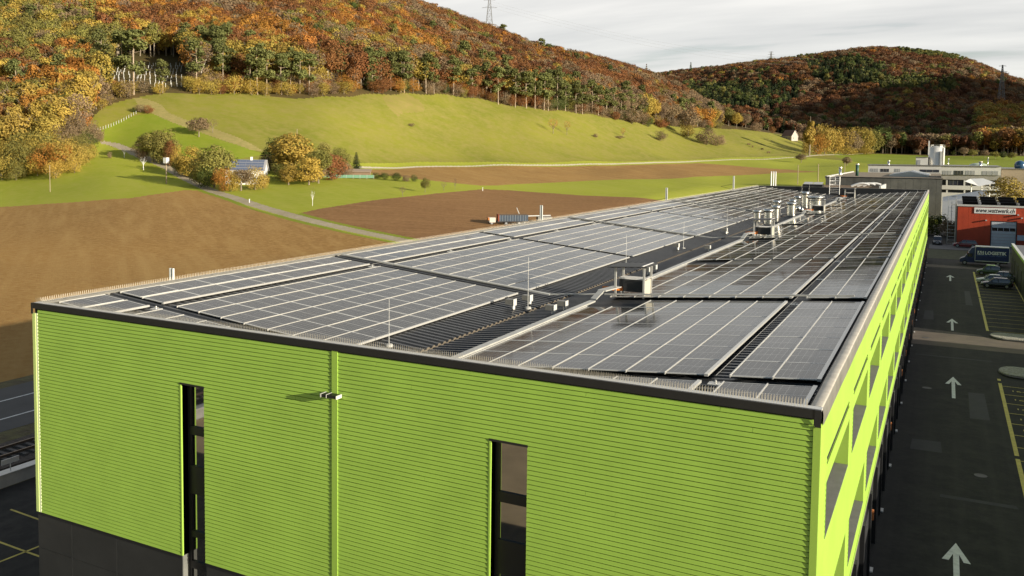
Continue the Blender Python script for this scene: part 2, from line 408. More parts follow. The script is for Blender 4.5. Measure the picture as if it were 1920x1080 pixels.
# ------------------------------------------------------------------ materials of the yard and the building
asphalt = ground_mat('asphalt', (0.023,0.023,0.021), (0.033,0.032,0.029), (0.050,0.047,0.040), 0.09, 0.8, 0.12, (90, 45, 0.9)); asphalt.node_tree.nodes['Principled BSDF'].inputs['Roughness'].default_value = 0.8
roadasph = mat('road_asphalt', (0.055,0.054,0.052), 0.85, noise=(0.4,0.15))
yellow = mat('yellow_marking', (0.52,0.42,0.07), 0.7, noise=(3,0.25))
white = mat('white_marking', (0.62,0.62,0.58), 0.7, noise=(4,0.2))
conc = mat('concrete', (0.33,0.32,0.29), 0.85, noise=(0.8,0.2))
green = mat('green_cladding', (0.275,0.43,0.062), 0.42, spec=0.35, noise=(0.6,0.08))
greenr = mat('green_trim', (0.29,0.45,0.068), 0.4, spec=0.4)
black = mat('black_metal', (0.011,0.011,0.012), 0.45, noise=(1.2,0.2))
dark = mat('dark_recess', (0.006,0.006,0.006), 0.8)
anth = mat('anthracite_panel', (0.022,0.022,0.021), 0.55, noise=(0.6,0.25))
gmet = mat('grey_sheet_metal', (0.20,0.19,0.165), 0.45, metal=0.3, noise=(1.2,0.2))
alu = mat('aluminium', (0.62,0.60,0.55), 0.38, metal=0.55)
lalu = mat('pale_aluminium', (0.55,0.54,0.50), 0.45, metal=0.2)
gsheet = mat('roof_sheet', (0.030,0.030,0.030), 0.42, noise=(1.0,0.3))
sillm = mat('sill_metal', (0.14,0.14,0.125), 0.5, noise=(2,0.2))
steel = mat('stainless_steel', (0.66,0.64,0.58), 0.22, metal=0.95)
whitep = mat('white_paint', (0.72,0.70,0.66), 0.5, noise=(0.6,0.06))
orange = mat('orange_cable', (0.75,0.22,0.03), 0.5)
rust = mat('orange_lamp', (0.5,0.17,0.05), 0.5)
gravel = mat('pale_gravel', (0.33,0.31,0.26), 0.9, noise=(6,0.6), bump=(9,1.0,0.15))
def glass_mat(name, col=(0.012,0.013,0.014), rough=0.03):
    M = mat(name, col, rough, spec=0.9); M.node_tree.nodes['Principled BSDF'].inputs['IOR'].default_value = 1.6; return M
glass = glass_mat('window_glass'); glass.node_tree.nodes['Principled BSDF'].inputs['IOR'].default_value = 2.3
# solar module glass: dark cells with faint busbar lines, slightly dusty
pvm = bpy.data.materials.new('solar_glass'); pvm.use_nodes = True; t = pvm.node_tree; b = t.nodes['Principled BSDF']
b.inputs['IOR'].default_value = 1.21; b.inputs['Specular Tint'].default_value = (1.0, 0.93, 0.84, 1); b.inputs['Specular IOR Level'].default_value = 0.5; b.inputs['Roughness'].default_value = 0.09
uvn = t.nodes.new('ShaderNodeAttribute'); uvn.attribute_name = 'cell'
sx = t.nodes.new('ShaderNodeSeparateXYZ'); t.links.new(uvn.outputs['Vector'], sx.inputs[0])
def tm(op, a, b2=None, clamp=False, T=t):
    n = T.nodes.new('ShaderNodeMath'); n.operation = op; n.use_clamp = clamp
    for i, v in enumerate((a, b2)):
        if v is None: continue
        if isinstance(v, (int, float)): n.inputs[i].default_value = v
        else: T.links.new(v, n.inputs[i])
    return n.outputs[0]
def gridl(o, n, wd):
    f = tm('FRACT', tm('MULTIPLY', o, n)); return tm('GREATER_THAN', tm('ABSOLUTE', tm('SUBTRACT', f, 0.5)), 0.5-wd*n)
l1 = gridl(sx.outputs[0], 6.0, 0.0035); l2 = gridl(sx.outputs[1], 10.0, 0.002); l3 = tm('LESS_THAN', tm('ABSOLUTE', tm('SUBTRACT', sx.outputs[1], 0.5)), 0.009)
ln = tm('MAXIMUM', tm('MAXIMUM', l1, l2), l3)
mixp = t.nodes.new('ShaderNodeMix'); mixp.data_type = 'RGBA'; t.links.new(ln, mixp.inputs[0])
nzp = t.nodes.new('ShaderNodeTexNoise'); nzp.inputs['Scale'].default_value = 0.23; nzp.inputs['Detail'].default_value = 5
gp = t.nodes.new('ShaderNodeNewGeometry'); t.links.new(gp.outputs['Position'], nzp.inputs[0])
mixd = t.nodes.new('ShaderNodeMix'); mixd.data_type = 'RGBA'; t.links.new(nzp.outputs[0], mixd.inputs[0])
mixd.inputs[6].default_value = (0.017,0.017,0.018,1); mixd.inputs[7].default_value = (0.048,0.045,0.040,1)
t.links.new(mixd.outputs[2], mixp.inputs[6]); mixp.inputs[7].default_value = (0.30,0.295,0.27,1); t.links.new(mixp.outputs[2], b.inputs['Base Color'])
mrp = t.nodes.new('ShaderNodeMapRange'); mrp.inputs[1].default_value = 0.35; mrp.inputs[2].default_value = 0.7; mrp.inputs[3].default_value = 0.05; mrp.inputs[4].default_value = 0.14
t.links.new(nzp.outputs[0], mrp.inputs[0]); t.links.new(mrp.outputs[0], b.inputs['Roughness'])
nz2 = t.nodes.new('ShaderNodeTexNoise'); nz2.inputs['Scale'].default_value = 1.1; nz2.inputs['Detail'].default_value = 1
t.links.new(gp.outputs['Position'], nz2.inputs[0])
bpn = t.nodes.new('ShaderNodeBump'); bpn.inputs['Strength'].default_value = 0.35; bpn.inputs['Distance'].default_value = 0.008
t.links.new(nz2.outputs[0], bpn.inputs['Height']); t.links.new(bpn.outputs[0], b.inputs['Normal'])

# ------------------------------------------------------------------ yard, road and railway (setting)
def sheet(name, polys, mt, z, kind='structure', parent=None):
    mb = MB()
    for p in polys: mb.face([(x, y, z) for x, y in p], mt)
    o = mb.build(name, parent)
    if kind: tag(o, kind=kind)
    return o
sheet('car_park', [[(-44.6,-17),(40,-17),(40,262),(-44.6,262)]], asphalt, GZ+0.02)
sheet('forecourt', [[(-44.6,-120),(40,-120),(40,-17.01),(-44.6,-17.01)]], mat('forecourt_gravel',(0.44,0.33,0.19),0.9,noise=(0.35,0.2)), GZ+0.02)
# road along the west side of the railway
sheet('road', [[(-64.6,-80),(-54.2,-80),(-54.2,640),(-64.6,640)]], roadasph, GZ+0.024)
mk = MB()
for x in (-56.9, -61.2):
    mk.face([(x-0.09,-80,GZ+0.03),(x+0.09,-80,GZ+0.03),(x+0.09,640,GZ+0.03),(x-0.09,640,GZ+0.03)], white)
y = -70
while y < 600:
    mk.face([(-59.0,y,GZ+0.03),(-58.88,y,GZ+0.03),(-58.88,y+6,GZ+0.03),(-59.0,y+6,GZ+0.03)], roadasph); y += 12
tag(mk.build('road_marking'), kind='structure')
ballast = mat('ballast', (0.060,0.046,0.036), 0.95, noise=(5,0.5), bump=(7,1.0,0.12))
soil = mat('verge_soil', (0.095,0.062,0.030), 0.95, noise=(0.9,0.5), bump=(3,0.8,0.15), col2=(0.11,0.10,0.03))
sheet('verge', [[(-54.2,-80),(-44.6,-80),(-44.6,640),(-54.2,640)],[(-66.5,-80),(-64.6,-80),(-64.6,640),(-66.5,640)]], soil, GZ+0.012)
mb = MB()
mb.prism([(-51.6,-80),(-47.2,-80),(-47.2,640),(-51.6,640)], GZ+0.016, GZ+0.18, ballast); tag(mb.build('track_bed'), kind='structure')
rl = empty('railway_track', (-49.4,0,GZ+0.18), 0, 'single railway track running beside the dark verge and the road', 'railway track')
railm = mat('rail_steel', (0.16,0.12,0.09), 0.35, metal=0.7); slp = mat('sleeper', (0.09,0.08,0.07), 0.9)
for x in (-0.72, 0.72): MB().box(x-0.04,x+0.04,-80,640,0.12,0.28,railm).build('rail', rl)
mb = MB(); yy = -40
while yy < 330: mb.box(-1.3,1.3,yy,yy+0.25,0.005,0.12,slp); yy += 0.65
tag(mb.build('sleeper', rl), kind='stuff')
mb = MB().box(-45.3,-44.7,-60,330,GZ-0.2,GZ+0.75,conc); mb.box(-45.35,-44.65,-60,330,GZ+0.753,GZ+0.80,lalu)
tag(mb.build('retaining_wall'), 'low pale concrete wall between the car park and the railway', 'wall')
sg = empty('track_sign', (-44.95,8.2,GZ+0.8), 0, 'small pale sign plate on a short post on the concrete wall', 'sign')
MB().tube((0,0,0),(0,0,0.55),0.03,0.03,alu).build('post', sg); MB().box(-0.03,0.03,-0.55,0.55,0.45,0.75,lalu).build('plate', sg)

def gline(mb, a, b, wd, mt, z=GZ+0.028):
    a = np.array(a[:2]); b = np.array(b[:2]); d = (b-a)/np.linalg.norm(b-a); n = np.array([-d[1], d[0]])*wd/2
    mb.face([(*(a-n),z),(*(b-n),z),(*(b+n),z),(*(a+n),z)], mt)
mb = MB()
for p0, p1 in (((20,956),(76,976)),((-40,1003),(48,1035)),((-30,1066),(84,1021)),((48,1035),(96,1052))):
    gline(mb, onz(*p0), onz(*p1), 0.13, yellow)
# right-hand stalls: front lines and dividers
xl = 7.42
for y0, y1 in ((20,43.2),(43.9,65.2),(91.5,118),(118.6,128),(128.5,149)):
    gline(mb, (xl,y0), (xl,y1), 0.26, yellow)
gline(mb, (xl,66.2), (xl,66.9), 0.25, yellow)
yy = 64.3 - 0.0
ys = [64.2-3.05*k for k in range(15)]
for y in ys: gline(mb, (xl+0.13,y), (12.6,y), 0.11, yellow)
yf = [91.6+3.0*k for k in range(20)]
for y in yf: gline(mb, (xl+0.13,y), (12.6,y), 0.11, yellow)
gline(mb, (12.6,90), (12.6,150), 0.11, yellow)
tag(mb.build('parking_marking'), kind='structure')
def text_mesh(name, s, size, mt, parent=None, shear=0.0, ext=0.0, sx_=1.0, bold=0.0, align='CENTER'):
    cu = bpy.data.curves.new(name, 'FONT'); cu.body = s; cu.size = size; cu.shear = shear; cu.extrude = ext; cu.offset = bold
    cu.align_x = align; cu.align_y = 'CENTER'; cu.resolution_u = 3
    tmp = bpy.data.objects.new(name+'_src', cu); S.collection.objects.link(tmp)
    bpy.context.view_layer.update()
    me = bpy.data.meshes.new_from_object(tmp.evaluated_get(bpy.context.evaluated_depsgraph_get()))
    bpy.data.objects.remove(tmp); me.materials.clear(); me.materials.append(mt)
    if sx_ != 1.0: me.transform(Matrix.Diagonal((sx_, 1, 1, 1)))
    return me
# small stall numbers painted beside the front line
nm = {}
for k, y in enumerate(ys[:-1]):
    me = text_mesh('stall_number', str(164-k), 0.62, yellow, sx_=1.35)
    o = link('stall_number', me, None, (xl+1.25, y-1.5-0*0.2, GZ+0.028)); tag(o, kind='structure')
# repairs and covers in the tarmac
pm_ = mat('asphalt_patch', (0.019,0.019,0.019), 0.8, noise=(1.5,0.3)); pmb = MB()
for x0, x1, y0, y1 in ((1.2,3.1,42,44.6),(4.9,6.2,52,60.5),(0.9,2.0,96,103),(5.6,6.4,110,124),(3.0,6.9,33.4,34.0),(0.6,7.2,74.0,74.5)): pmb.face([(x0,y0,GZ+0.024),(x1,y0+0.1,GZ+0.024),(x1-0.1,y1,GZ+0.024),(x0+0.05,y1-0.1,GZ+0.024)], pm_)
tag(pmb.build('asphalt_patch'), kind='structure')
for k, (x, y, lb) in enumerate(((5.2,38.5,'round iron manhole cover in the lane nearest the camera'),(1.9,60.2,'round iron manhole cover in the lane before the crossing strip'),(1.4,83.5,'round iron manhole cover on the sunlit crossing strip'))):
    o = MB().lathe([(0.001,0.006),(0.26,0.006),(0.27,0.012),(0.36,0.012),(0.36,0.0)], mat('cast_iron',(0.07,0.065,0.06),0.6,metal=0.4), 20).build('manhole_cover', None, (x, y, GZ+0.026)); tag(o, lb, 'manhole cover', 'manhole covers in the lane')
# arrows
ar = MB(); z = GZ+0.028
for (u, v, v2) in ((1792,1019,1100),(1787,707,747),(1785,598,620),(1781.5,516,527)):
    t_ = onz(u, v)[:2]; bt = onz(u, v2)[:2]; x0 = t_[0]; yt = t_[1]; Lh = (yt-bt[1]); yb = yt-Lh
    wst = 0.13; wh = 0.62; hh = min(3.0, Lh*0.45)
    ar.face([(x0-wst,yb,z-0.004),(x0+wst,yb,z-0.004),(x0+wst,yt-hh*0.3,z-0.004),(x0-wst,yt-hh*0.3,z-0.004)], white)
    ar.face([(x0,yt,z),(x0-wh,yt-hh,z),(x0-wh+0.30,yt-hh,z),(x0,yt-hh*0.36,z)], white)
    ar.face([(x0,yt,z),(x0,yt-hh*0.36,z),(x0+wh-0.30,yt-hh,z),(x0+wh,yt-hh,z)], white)
tag(ar.build('lane_arrow'), kind='structure')
# sunlit strip across the lane, its brightness painted as paler asphalt; islands
pale = mat('pale_paving', (0.30,0.22,0.14), 0.9, noise=(0.7,0.2))
sheet('sun_strip', [[(0.1,79.6),(40,79.6),(40,86.2),(0.1,87.4)]], mat('sunlit_asphalt', (0.11,0.085,0.062), 0.9, noise=(0.5,0.25)), GZ+0.024)
tag(MB().box(13.5,15.3,80.9,81.1,GZ+0.03,GZ+0.034,white).box(12.2,14.4,71.0,71.15,GZ+0.03,GZ+0.034,white).build('lane_line'), kind='structure')
for nm_, (y0, y1) in (('near',(67.6,72.3)),('far',(86.1,90.2))):
    isl = empty('traffic_island', (0,0,GZ), 0, 'gravel-filled kerbed island at the '+('near end of the numbered stalls, in shade' if nm_ == 'near' else 'sunlit crossing lane'), 'traffic island', 'kerbed islands closing the parking rows')
    poly = [(8.8,y0)]+[(8.8+1.3*(-math.sin(a)), (y0+y1)/2-(y1-y0)/2*math.cos(a)) for a in np.linspace(0.2, math.pi-0.2, 9)]+[(8.8,y1),(34,y1),(34,y0)]
    MB().prism(poly[::-1], 0.0, 0.16, anth).build('kerb', isl)
    c_ = np.mean(poly, 0); inner = [((p[0]-c_[0])*0.985+c_[0]+0.1*0, (p[1]-c_[1])*0.84+c_[1]) for p in poly]
    MB().prism(inner[::-1], 0.1, 0.24, gravel).build('gravel_bed', isl)

# ------------------------------------------------------------------ the green commercial building
W, L, ZB, BAY = 31.07, 164.6, -9.03, 8.12
bld = empty('commercial_building', (0,0,GZ), 0, 'long lime-green slatted commercial building with a solar-panel butterfly roof', 'building')
def bp_(name, mb, parent=bld, smooth=False):
    o = mb.build(name, parent, smooth=smooth)
    o.location = (0,0,-GZ) if parent is bld else (0,0,0)
    return o
PITCH_S = 0.1462; GAP = 0.026
WF = [(-22.50,-21.34), (-9.37,-8.15)]                # window slots of the gable front
SEAM = (-15.42,-15.18)
def slats(mb, spans, z0, z1, horiz='x', face=0.0, sign=-1):
    """one slat between z0 (bottom) and z1 (top) over spans; outward is sign*y (or +x for the long side)"""
    for a, b in spans:
        zt, zb_ = z1-GAP, z0
        o0, o1, oi = 0.030, 0.052, -0.01
        if horiz == 'x':
            P_ = lambda t, o, z: (t, face-o, z); A, B = a, b
        else:
            P_ = lambda t, o, z: (face+o, t, z); A, B = a, b
        mb.face([P_(A,o1,zb_), P_(B,o1,zb_), P_(B,o0,zt), P_(A,o0,zt)], green)
        mb.face([P_(A,o0,zt), P_(B,o0,zt), P_(B,oi,zt), P_(A,oi,zt)], green)
        mb.face([P_(A,oi,zb_), P_(B,oi,zb_), P_(B,o1,zb_), P_(A,o1,zb_)], green)
        mb.face([P_(A,oi,zb_), P_(A,o1,zb_), P_(A,o0,zt), P_(A,oi,zt)], green)
        mb.face([P_(B,o1,zb_), P_(B,oi,zb_), P_(B,oi,zt), P_(B,o0,zt)], green)
rj = random.Random(3)
for side, (xa, xb, wf) in enumerate(((-W+0.28, SEAM[0], WF[0]), (SEAM[1], -0.13, WF[1]))):
    mb = MB(); z = ZB
    while z < -0.27:
        z1 = min(z+PITCH_S, -0.20)
        spans = [(xa, xb)]
        if z < -2.36: spans = [(xa, wf[0]), (wf[1], xb)]
        # butt joints
        sp = []
        for a, b in spans:
            cuts = [a]; c = a+rj.uniform(1.5, 30)
            while c < b-1: cuts.append(c); c += rj.uniform(6, 30)
            cuts.append(b)
            for p, q2 in zip(cuts[:-1], cuts[1:]): sp.append((p+0.004, q2-0.004))
        slats(mb, sp, z, z1); z += PITCH_S
    bp_('gable_slats', mb)
mb = MB()
for a, b in ((-W+0.05,WF[0][0]),(WF[0][1],WF[1][0]),(WF[1][1],-0.02)): mb.box(a,b,0.012,0.30,ZB,-0.05,dark)
for a, b in (WF[0], WF[1]): mb.box(a,b,0.012,0.30,-2.35,-0.05,dark)
bp_('gable_wall', mb)
mb = MB().box(SEAM[0],SEAM[1],-0.07,0.01,ZB,-0.24,greenr); bp_('seam_cover', mb)
mb = MB().box(-0.125,0.06,-0.065,0.01,ZB,-0.44,greenr); bp_('corner_trim', mb)
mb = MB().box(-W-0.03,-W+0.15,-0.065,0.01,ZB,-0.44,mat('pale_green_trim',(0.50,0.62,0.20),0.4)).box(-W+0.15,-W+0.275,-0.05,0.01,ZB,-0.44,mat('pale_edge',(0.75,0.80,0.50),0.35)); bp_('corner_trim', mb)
# window slots
for a, b in WF:
    jam = MB().box(a-0.06,a,-0.055,0.40,ZB,-2.30,greenr).box(a-0.05,a+0.0,-0.03,0.40,GZ,ZB-0.003,sillm); bp_('window_jamb', jam)
    jam = MB().box(b,b+0.02,-0.03,0.40,ZB,-2.30,greenr).box(b,b+0.05,-0.02,0.40,GZ,ZB-0.003,anth); bp_('window_jamb', jam)
    bp_('window_head', MB().box(a-0.06,b+0.02,-0.06,0.40,-2.36,-2.285,black))
    fr = MB(); fr.box(a,a+0.15,0.28,0.42,GZ,-2.36,black).box(b-0.05,b,0.28,0.42,GZ,-2.36,black)
    for z0, z1 in ((-4.35,-4.02),(-6.65,-5.55),(-8.35,-8.1),(-9.6,-9.3),(-10.4,-10.2)): fr.box(a+0.15,b-0.05,0.27,0.42,z0,z1,black)
    wd = bp_('window_strip', fr); wd.location = (0,0,-GZ)
    for z0, z1 in ((-4.02,-2.36),(-5.55,-4.35),(-8.1,-6.65),(-9.3,-8.35),(-10.2,-9.6)): MB().box(a+0.15,b-0.05,0.33,0.345,z0,z1,glass).build('pane', wd)
# dark ground floor
mb = MB()
xs = [-W+0.02]+[-28.9,-26.2,WF[0][0]-0.05]; 
segs = [(-W+0.02,-28.9),(-28.88,-26.2),(-26.18,WF[0][0]-0.05),(WF[0][1]+0.05,-18.6),(-18.58,-15.9),(-15.88,-13.2),(-13.18,WF[1][0]-0.05),(WF[1][1]+0.05,-5.4),(-5.38,-2.7),(-2.68,0.02)]
for a, b in segs:
    for z0, z1 in ((GZ,-10.62),(-10.605,ZB-0.14)): mb.box(a+0.006,b-0.006,-0.03,0.04,z0,z1,anth)
mb.box(-W+0.02,WF[0][0]-0.05,-0.045,0.04,ZB-0.13,ZB-0.005,black).box(WF[0][1]+0.05,WF[1][0]-0.05,-0.045,0.04,ZB-0.13,ZB-0.005,black).box(WF[1][1]+0.05,0.02,-0.045,0.04,ZB-0.13,ZB-0.005,black)
for a in (-28.89,-26.19,-18.59,-15.89,-13.19,-5.39,-2.69): mb.box(a-0.012,a+0.012,-0.02,0.0,GZ,ZB-0.14,mat('joint_grey',(0.12,0.12,0.11),0.6))
mb.box(-W+0.06,WF[0][0]-0.06,0.045,0.3,GZ,ZB,dark).box(WF[0][1]+0.06,WF[1][0]-0.06,0.045,0.3,GZ,ZB,dark).box(WF[1][1]+0.06,-0.06,0.045,0.3,GZ,ZB,dark)
bp_('ground_floor_cladding', mb)
# long side: slats with window openings
NB = 20
up_w = [(1.7+BAY*k, 1.7+BAY*k+6.65) for k in range(NB)]
lo_w = [(1.55+BAY*k, 1.55+BAY*k+6.75) for k in range(NB)]
mb = MB(); z = ZB+0.13; ze = L-0.1
ZU0, ZU1, ZL0, ZL1 = -4.02, -2.45, -8.12, -6.40
while z < -0.50:
    z1 = z+PITCH_S; zm = (z+z1)/2; op = []
    if ZU0 < zm < ZU1: op = up_w
    elif ZL0 < zm < ZL1: op = lo_w
    elif -1.96 < zm < -1.80: op = [(a+0.1,b-0.1) for a, b in up_w]
    sp = []; c = 0.06
    for a, b in op: sp.append((c, a)); c = b
    sp.append((c, ze))
    slats(mb, sp, z, z1, 'y', 0.0); z += PITCH_S
bp_('side_slats', mb)
mb = MB()
def wallrows(mb, x0, x1):
    mb.box(x0,x1,0.31,ze,-2.40,-0.05,dark); mb.box(x0,x1,0.31,ze,-6.36,ZU0-0.03,dark); mb.box(x0,x1,0.31,ze,ZB,ZL0-0.03,dark)
    for wl, z0, z1 in ((up_w,ZU0-0.03,-2.40),(lo_w,ZL0-0.03,-6.36)):
        c = 0.31
        for a, b in wl: mb.box(x0,x1,c,a-0.02,z0,z1,dark); c = b+0.02
        mb.box(x0,x1,c,ze,z0,z1,dark)
wallrows(mb, -0.3, -0.012); bp_('side_wall', mb)
bp_('slat_base_rail', MB().box(0.0,0.075,0.06,ze,ZB,ZB+0.125,greenr).box(-0.5,0.07,0.06,ze,ZB-0.18,ZB-0.004,mat('soffit_grey',(0.11,0.105,0.085),0.5)))
# one side window with its parts, copied along the bays
def side_window(z0, z1, y0, y1):
    wn = MB(); D = 0.46; fr = mat('window_frame', (0.03,0.03,0.028), 0.4)
    for zz in (z0, z1-0.07): wn.box(-D,-D+0.06,y0,y1,zz,zz+0.07,fr)
    n = 4
    for k in range(n+1):
        yy = y0+(y1-y0-0.07)*k/n; wn.box(-D,-D+0.055,yy,yy+0.07,z0+0.07,z1-0.07,fr)
    o = wn.build('window', bld)
    g = MB().box(-D+0.01,-D+0.02,y0+0.05,y1-0.05,z0+0.05,z1-0.05,glass).build('glass', o)
    s_ = MB().box(-D+0.062,0.062,y0+0.005,y1-0.005,z0-0.03,z0,sillm).build('sill', o)
    j = MB().box(-D+0.062,0.058,y1-0.02,y1,z0+0.001,z1,greenr).box(-D+0.062,0.058,y0,y0+0.02,z0+0.001,z1,greenr).box(-D+0.062,0.05,y0+0.021,y1-0.021,z1-0.03,z1-0.001,greenr).build('reveal', o)
    b2 = MB().box(-D-0.03,-D-0.01,y0,y1,z0,z1,dark).build('blind', o)
    return o
wu = side_window(ZU0, ZU1, 0, 6.65); wl_ = side_window(ZL0, ZL1, 0, 6.75)
for src, lst in ((wu, up_w), (wl_, lo_w)):
    for k, (a, b) in enumerate(lst):
        o = src if k == 0 else copy_tree(src, bld)
        o.location = (0, a, -GZ)
# dark side ground floor with piers and doors
mb = MB().box(-0.4,-0.02,0.05,ze,GZ,ZB-0.19,anth); bp_('side_base_wall', mb)
pme = MB().box(-0.019,0.16,0,0.45,0,ZB-0.19-GZ,black).mesh('pier')
for k in range(NB*2+1): link('pier', pme, bld, (0, 0.3+BAY/2*k, 0))
dr = MB().box(-0.015,0.06,0,2.7,0,3.2,mat('door_dark',(0.03,0.03,0.032),0.4)); dme = dr.mesh('loading_door')
lmp = MB().box(0,0.10,0,0.16,0,0.5,rust).mesh('wall_lamp'); ths = MB().box(0,0.16,0,0.5,0,0.08,lalu).mesh('bollard_foot')
for k in range(NB):
    o = link('loading_door', dme, bld, (0, 2.2+BAY*k, 0.05))
    if k % 2 == 0 or k > 6: link('wall_lamp', lmp, bld, (0.05, 6.6+BAY*k, 1.9))
    link('door_threshold', ths, bld, (0.12, 4.9+BAY*k, 0.0))
# parapet caps
bp_('parapet_cap', MB().box(-W-0.06,0.055,-0.09,0.01,-0.235,0.0,black).box(-W-0.05,0.05,0.011,0.30,-0.06,-0.004,lalu))
bp_('parapet_corner', MB().box(-0.10,0.062,-0.10,-0.0915,-0.45,0.002,black))
bp_('parapet_corner', MB().box(-W-0.07,-W+0.06,-0.10,-0.0915,-0.46,0.002,black))
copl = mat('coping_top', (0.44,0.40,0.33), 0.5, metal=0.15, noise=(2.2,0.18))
mb = MB(); k_ = mb.mi(gmet)
prof = [(0.068,-0.50),(0.070,-0.22),(0.045,-0.03),(0.0,0.0),(-0.14,-0.01),(-0.26,-0.03),(-0.27,-0.16)]
NY = 110
for j in range(NY+1):
    y = 0.31+(L-0.3)*j/NY
    for x, z in prof: mb.v.append((x+0.004*math.sin(j*1.7), y, z+0.003*math.sin(j*2.3)))
for j in range(NY):
    for i in range(len(prof)-1):
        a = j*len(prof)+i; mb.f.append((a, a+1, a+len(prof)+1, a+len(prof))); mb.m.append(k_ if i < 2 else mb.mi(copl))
bp_('parapet_cap', mb, smooth=True)
bp_('parapet_cap', MB().box(-W-0.06,-W+0.30,0.31,L,-0.40,0.0,gmet))
bp_('parapet_cap', MB().box(-W,0.05,L,L+0.3,-0.5,0.03,gmet).box(-W+0.31,-0.05,L-0.02,L-0.001,-3,-0.02,black))
bp_('side_wall', MB().box(-W,-W+0.25,0.31,L,GZ,-0.41,anth).box(-W,0,L+0.01,L+0.25,GZ,-0.51,anth))
bp_('interior_floor', MB().box(-W+0.3,-0.5,0.5,L-0.2,-2.6,-2.4,dark))
# floodlight on the seam
fl = empty('floodlight', (-15.33,-0.07,-1.74), 0, 'twin-headed black floodlight on the green gable front', 'floodlight')
MB().box(-0.30,0.30,-0.30,-0.02,-0.05,0.05,black).build('housing', fl); [MB().box(a_,b_,-0.315,0.0,-0.06,0.06,lalu).build('bracket', fl) for a_, b_ in ((-0.345,-0.31),(-0.10,-0.08),(0.31,0.335))]

# ------------------------------------------------------------------ roof sheets
PL = lambda x: -0.02-0.095*(x+30.4)
PR = lambda x: -0.12+0.082*x
def corr(name, x0, x1, zf, y0, y1, endx=None):
    p = 0.45; n = int((y1-y0)/p); ys_ = []; hs = []
    for k in range(n):
        for dy, h in ((0,0),(0.18,0),(0.23,0.075),(0.40,0.075)): ys_.append(y0+k*p+dy); hs.append(h)
    ys_ = np.array(ys_); hs = np.array(hs); m_ = len(ys_)
    V_ = np.concatenate([np.stack([np.full(m_, x), ys_, zf(x)+hs], 1) for x in (x0, x1)]+([np.stack([np.full(m_, x1), ys_, zf(x1)+hs-0.17], 1)] if endx else []))
    i = np.arange(m_-1); q = [np.stack([i, i+m_, i+m_+1, i+1], 1)[:, :]]
    mi = np.zeros(m_-1, int)
    if endx: q.append(np.stack([i+m_, i+2*m_, i+2*m_+1, i+m_+1], 1)); mi = np.concatenate([mi, np.ones(m_-1, int)])
    me = np_mesh(name, V_, np.concatenate(q), [gsheet, mat('sheet_edge', (0.09,0.072,0.05), 0.7, noise=(3,0.4))], mi)
    o = link(name, me, bld, (0,0,-GZ)); return o
roofL = corr('roof', -W+0.3, -15.75, lambda x: PL(x)-0.17, 0.32, L-0.03, True)
roofR = corr('roof', -16.4, -0.34, lambda x: PR(x)-0.26, 0.32, L-0.03)
mb = MB().box(-15.9,-15.0,0.32,L-0.05,-1.95,-1.80,black); bp_('valley_gutter', mb)

# solar modules
MW, ML = 1.262, 2.285
def module(wx, ly, tilt):
    """module with its corner at the origin, lying on plane z = tilt*x"""
    m_ = MB(); a = 0.016; c = 0.058; th = 0.035
    def q(x0, x1, y0, y1, z, mt): m_.face([(x0,y0,z+tilt*x0),(x1,y0,z+tilt*x1),(x1,y1,z+tilt*x1),(x0,y1,z+tilt*x0)], mt)
    q(a, wx-a, c, ly-c, -0.004, pvm)
    q(0, a, 0, ly, 0, lalu); q(wx-a, wx, 0, ly, 0, lalu); q(a, wx-a, 0, c, 0, lalu); q(a, wx-a, ly-c, ly, 0, lalu)
    for (x0, y0), (x1, y1) in (((0,0),(wx,0)),((wx,0),(wx,ly)),((wx,ly),(0,ly)),((0,ly),(0,0))):
        m_.face([(x0,y0,tilt*x0-th),(x1,y1,tilt*x1-th),(x1,y1,tilt*x1),(x0,y0,tilt*x0)], lalu)
    me = m_.mesh('solar_panel')
    at = me.attributes.new('cell', 'FLOAT_VECTOR', 'POINT')
    for i, vtx in enumerate(me.vertices): at.data[i].vector = (vtx.co.x/wx, vtx.co.y/ly, 0)
    return me
cols_L = [-30.35,-28.93]+[-26.78+1.283*k for k in range(7)]
cols_R = [-12.90+1.303*k for k in range(7)]+[-3.03,-1.76]
blocks = [(0.75,1)]+[(3.95,7)]+[(21.35+19.2*k,8) for k in range(7)]+[(155.8,3)]
mL = module(1.235, ML-0.004, -0.095); mR = module(1.262, ML-0.004, 0.082)
items = []
for (y0, n) in blocks:
    for r in range(n):
        y = y0+r*ML
        for x in cols_L:
            if y > 20 and x > -19.2+0.1: pass
            items.append((x, y, PL(x), 0))
        for i, x in enumerate(cols_R):
            if i < 2 and n >= 7 and r == n-1: continue
            items.append((x, y, PR(x), 1))
items.sort(key=lambda t: (t[0]-CAM[0])**2+(t[1]-CAM[1])**2)
rt = np.random.default_rng(5)
def arr(me):
    co = np.zeros(len(me.vertices)*3, np.float32); me.vertices.foreach_get('co', co)
    q = np.zeros(len(me.loops), np.int32); me.loops.foreach_get('vertex_index', q)
    mi = np.zeros(len(me.polygons), np.int32); me.polygons.foreach_get('material_index', mi)
    cl = np.zeros(len(me.vertices)*3, np.float32); me.attributes['cell'].data.foreach_get('vector', cl)
    return co.reshape(-1, 3), q.reshape(-1, 4), mi, cl.reshape(-1, 3)
AR = [arr(mL), arr(mR)]
bv, bq, bm, bc, off = [], [], [], [], 0
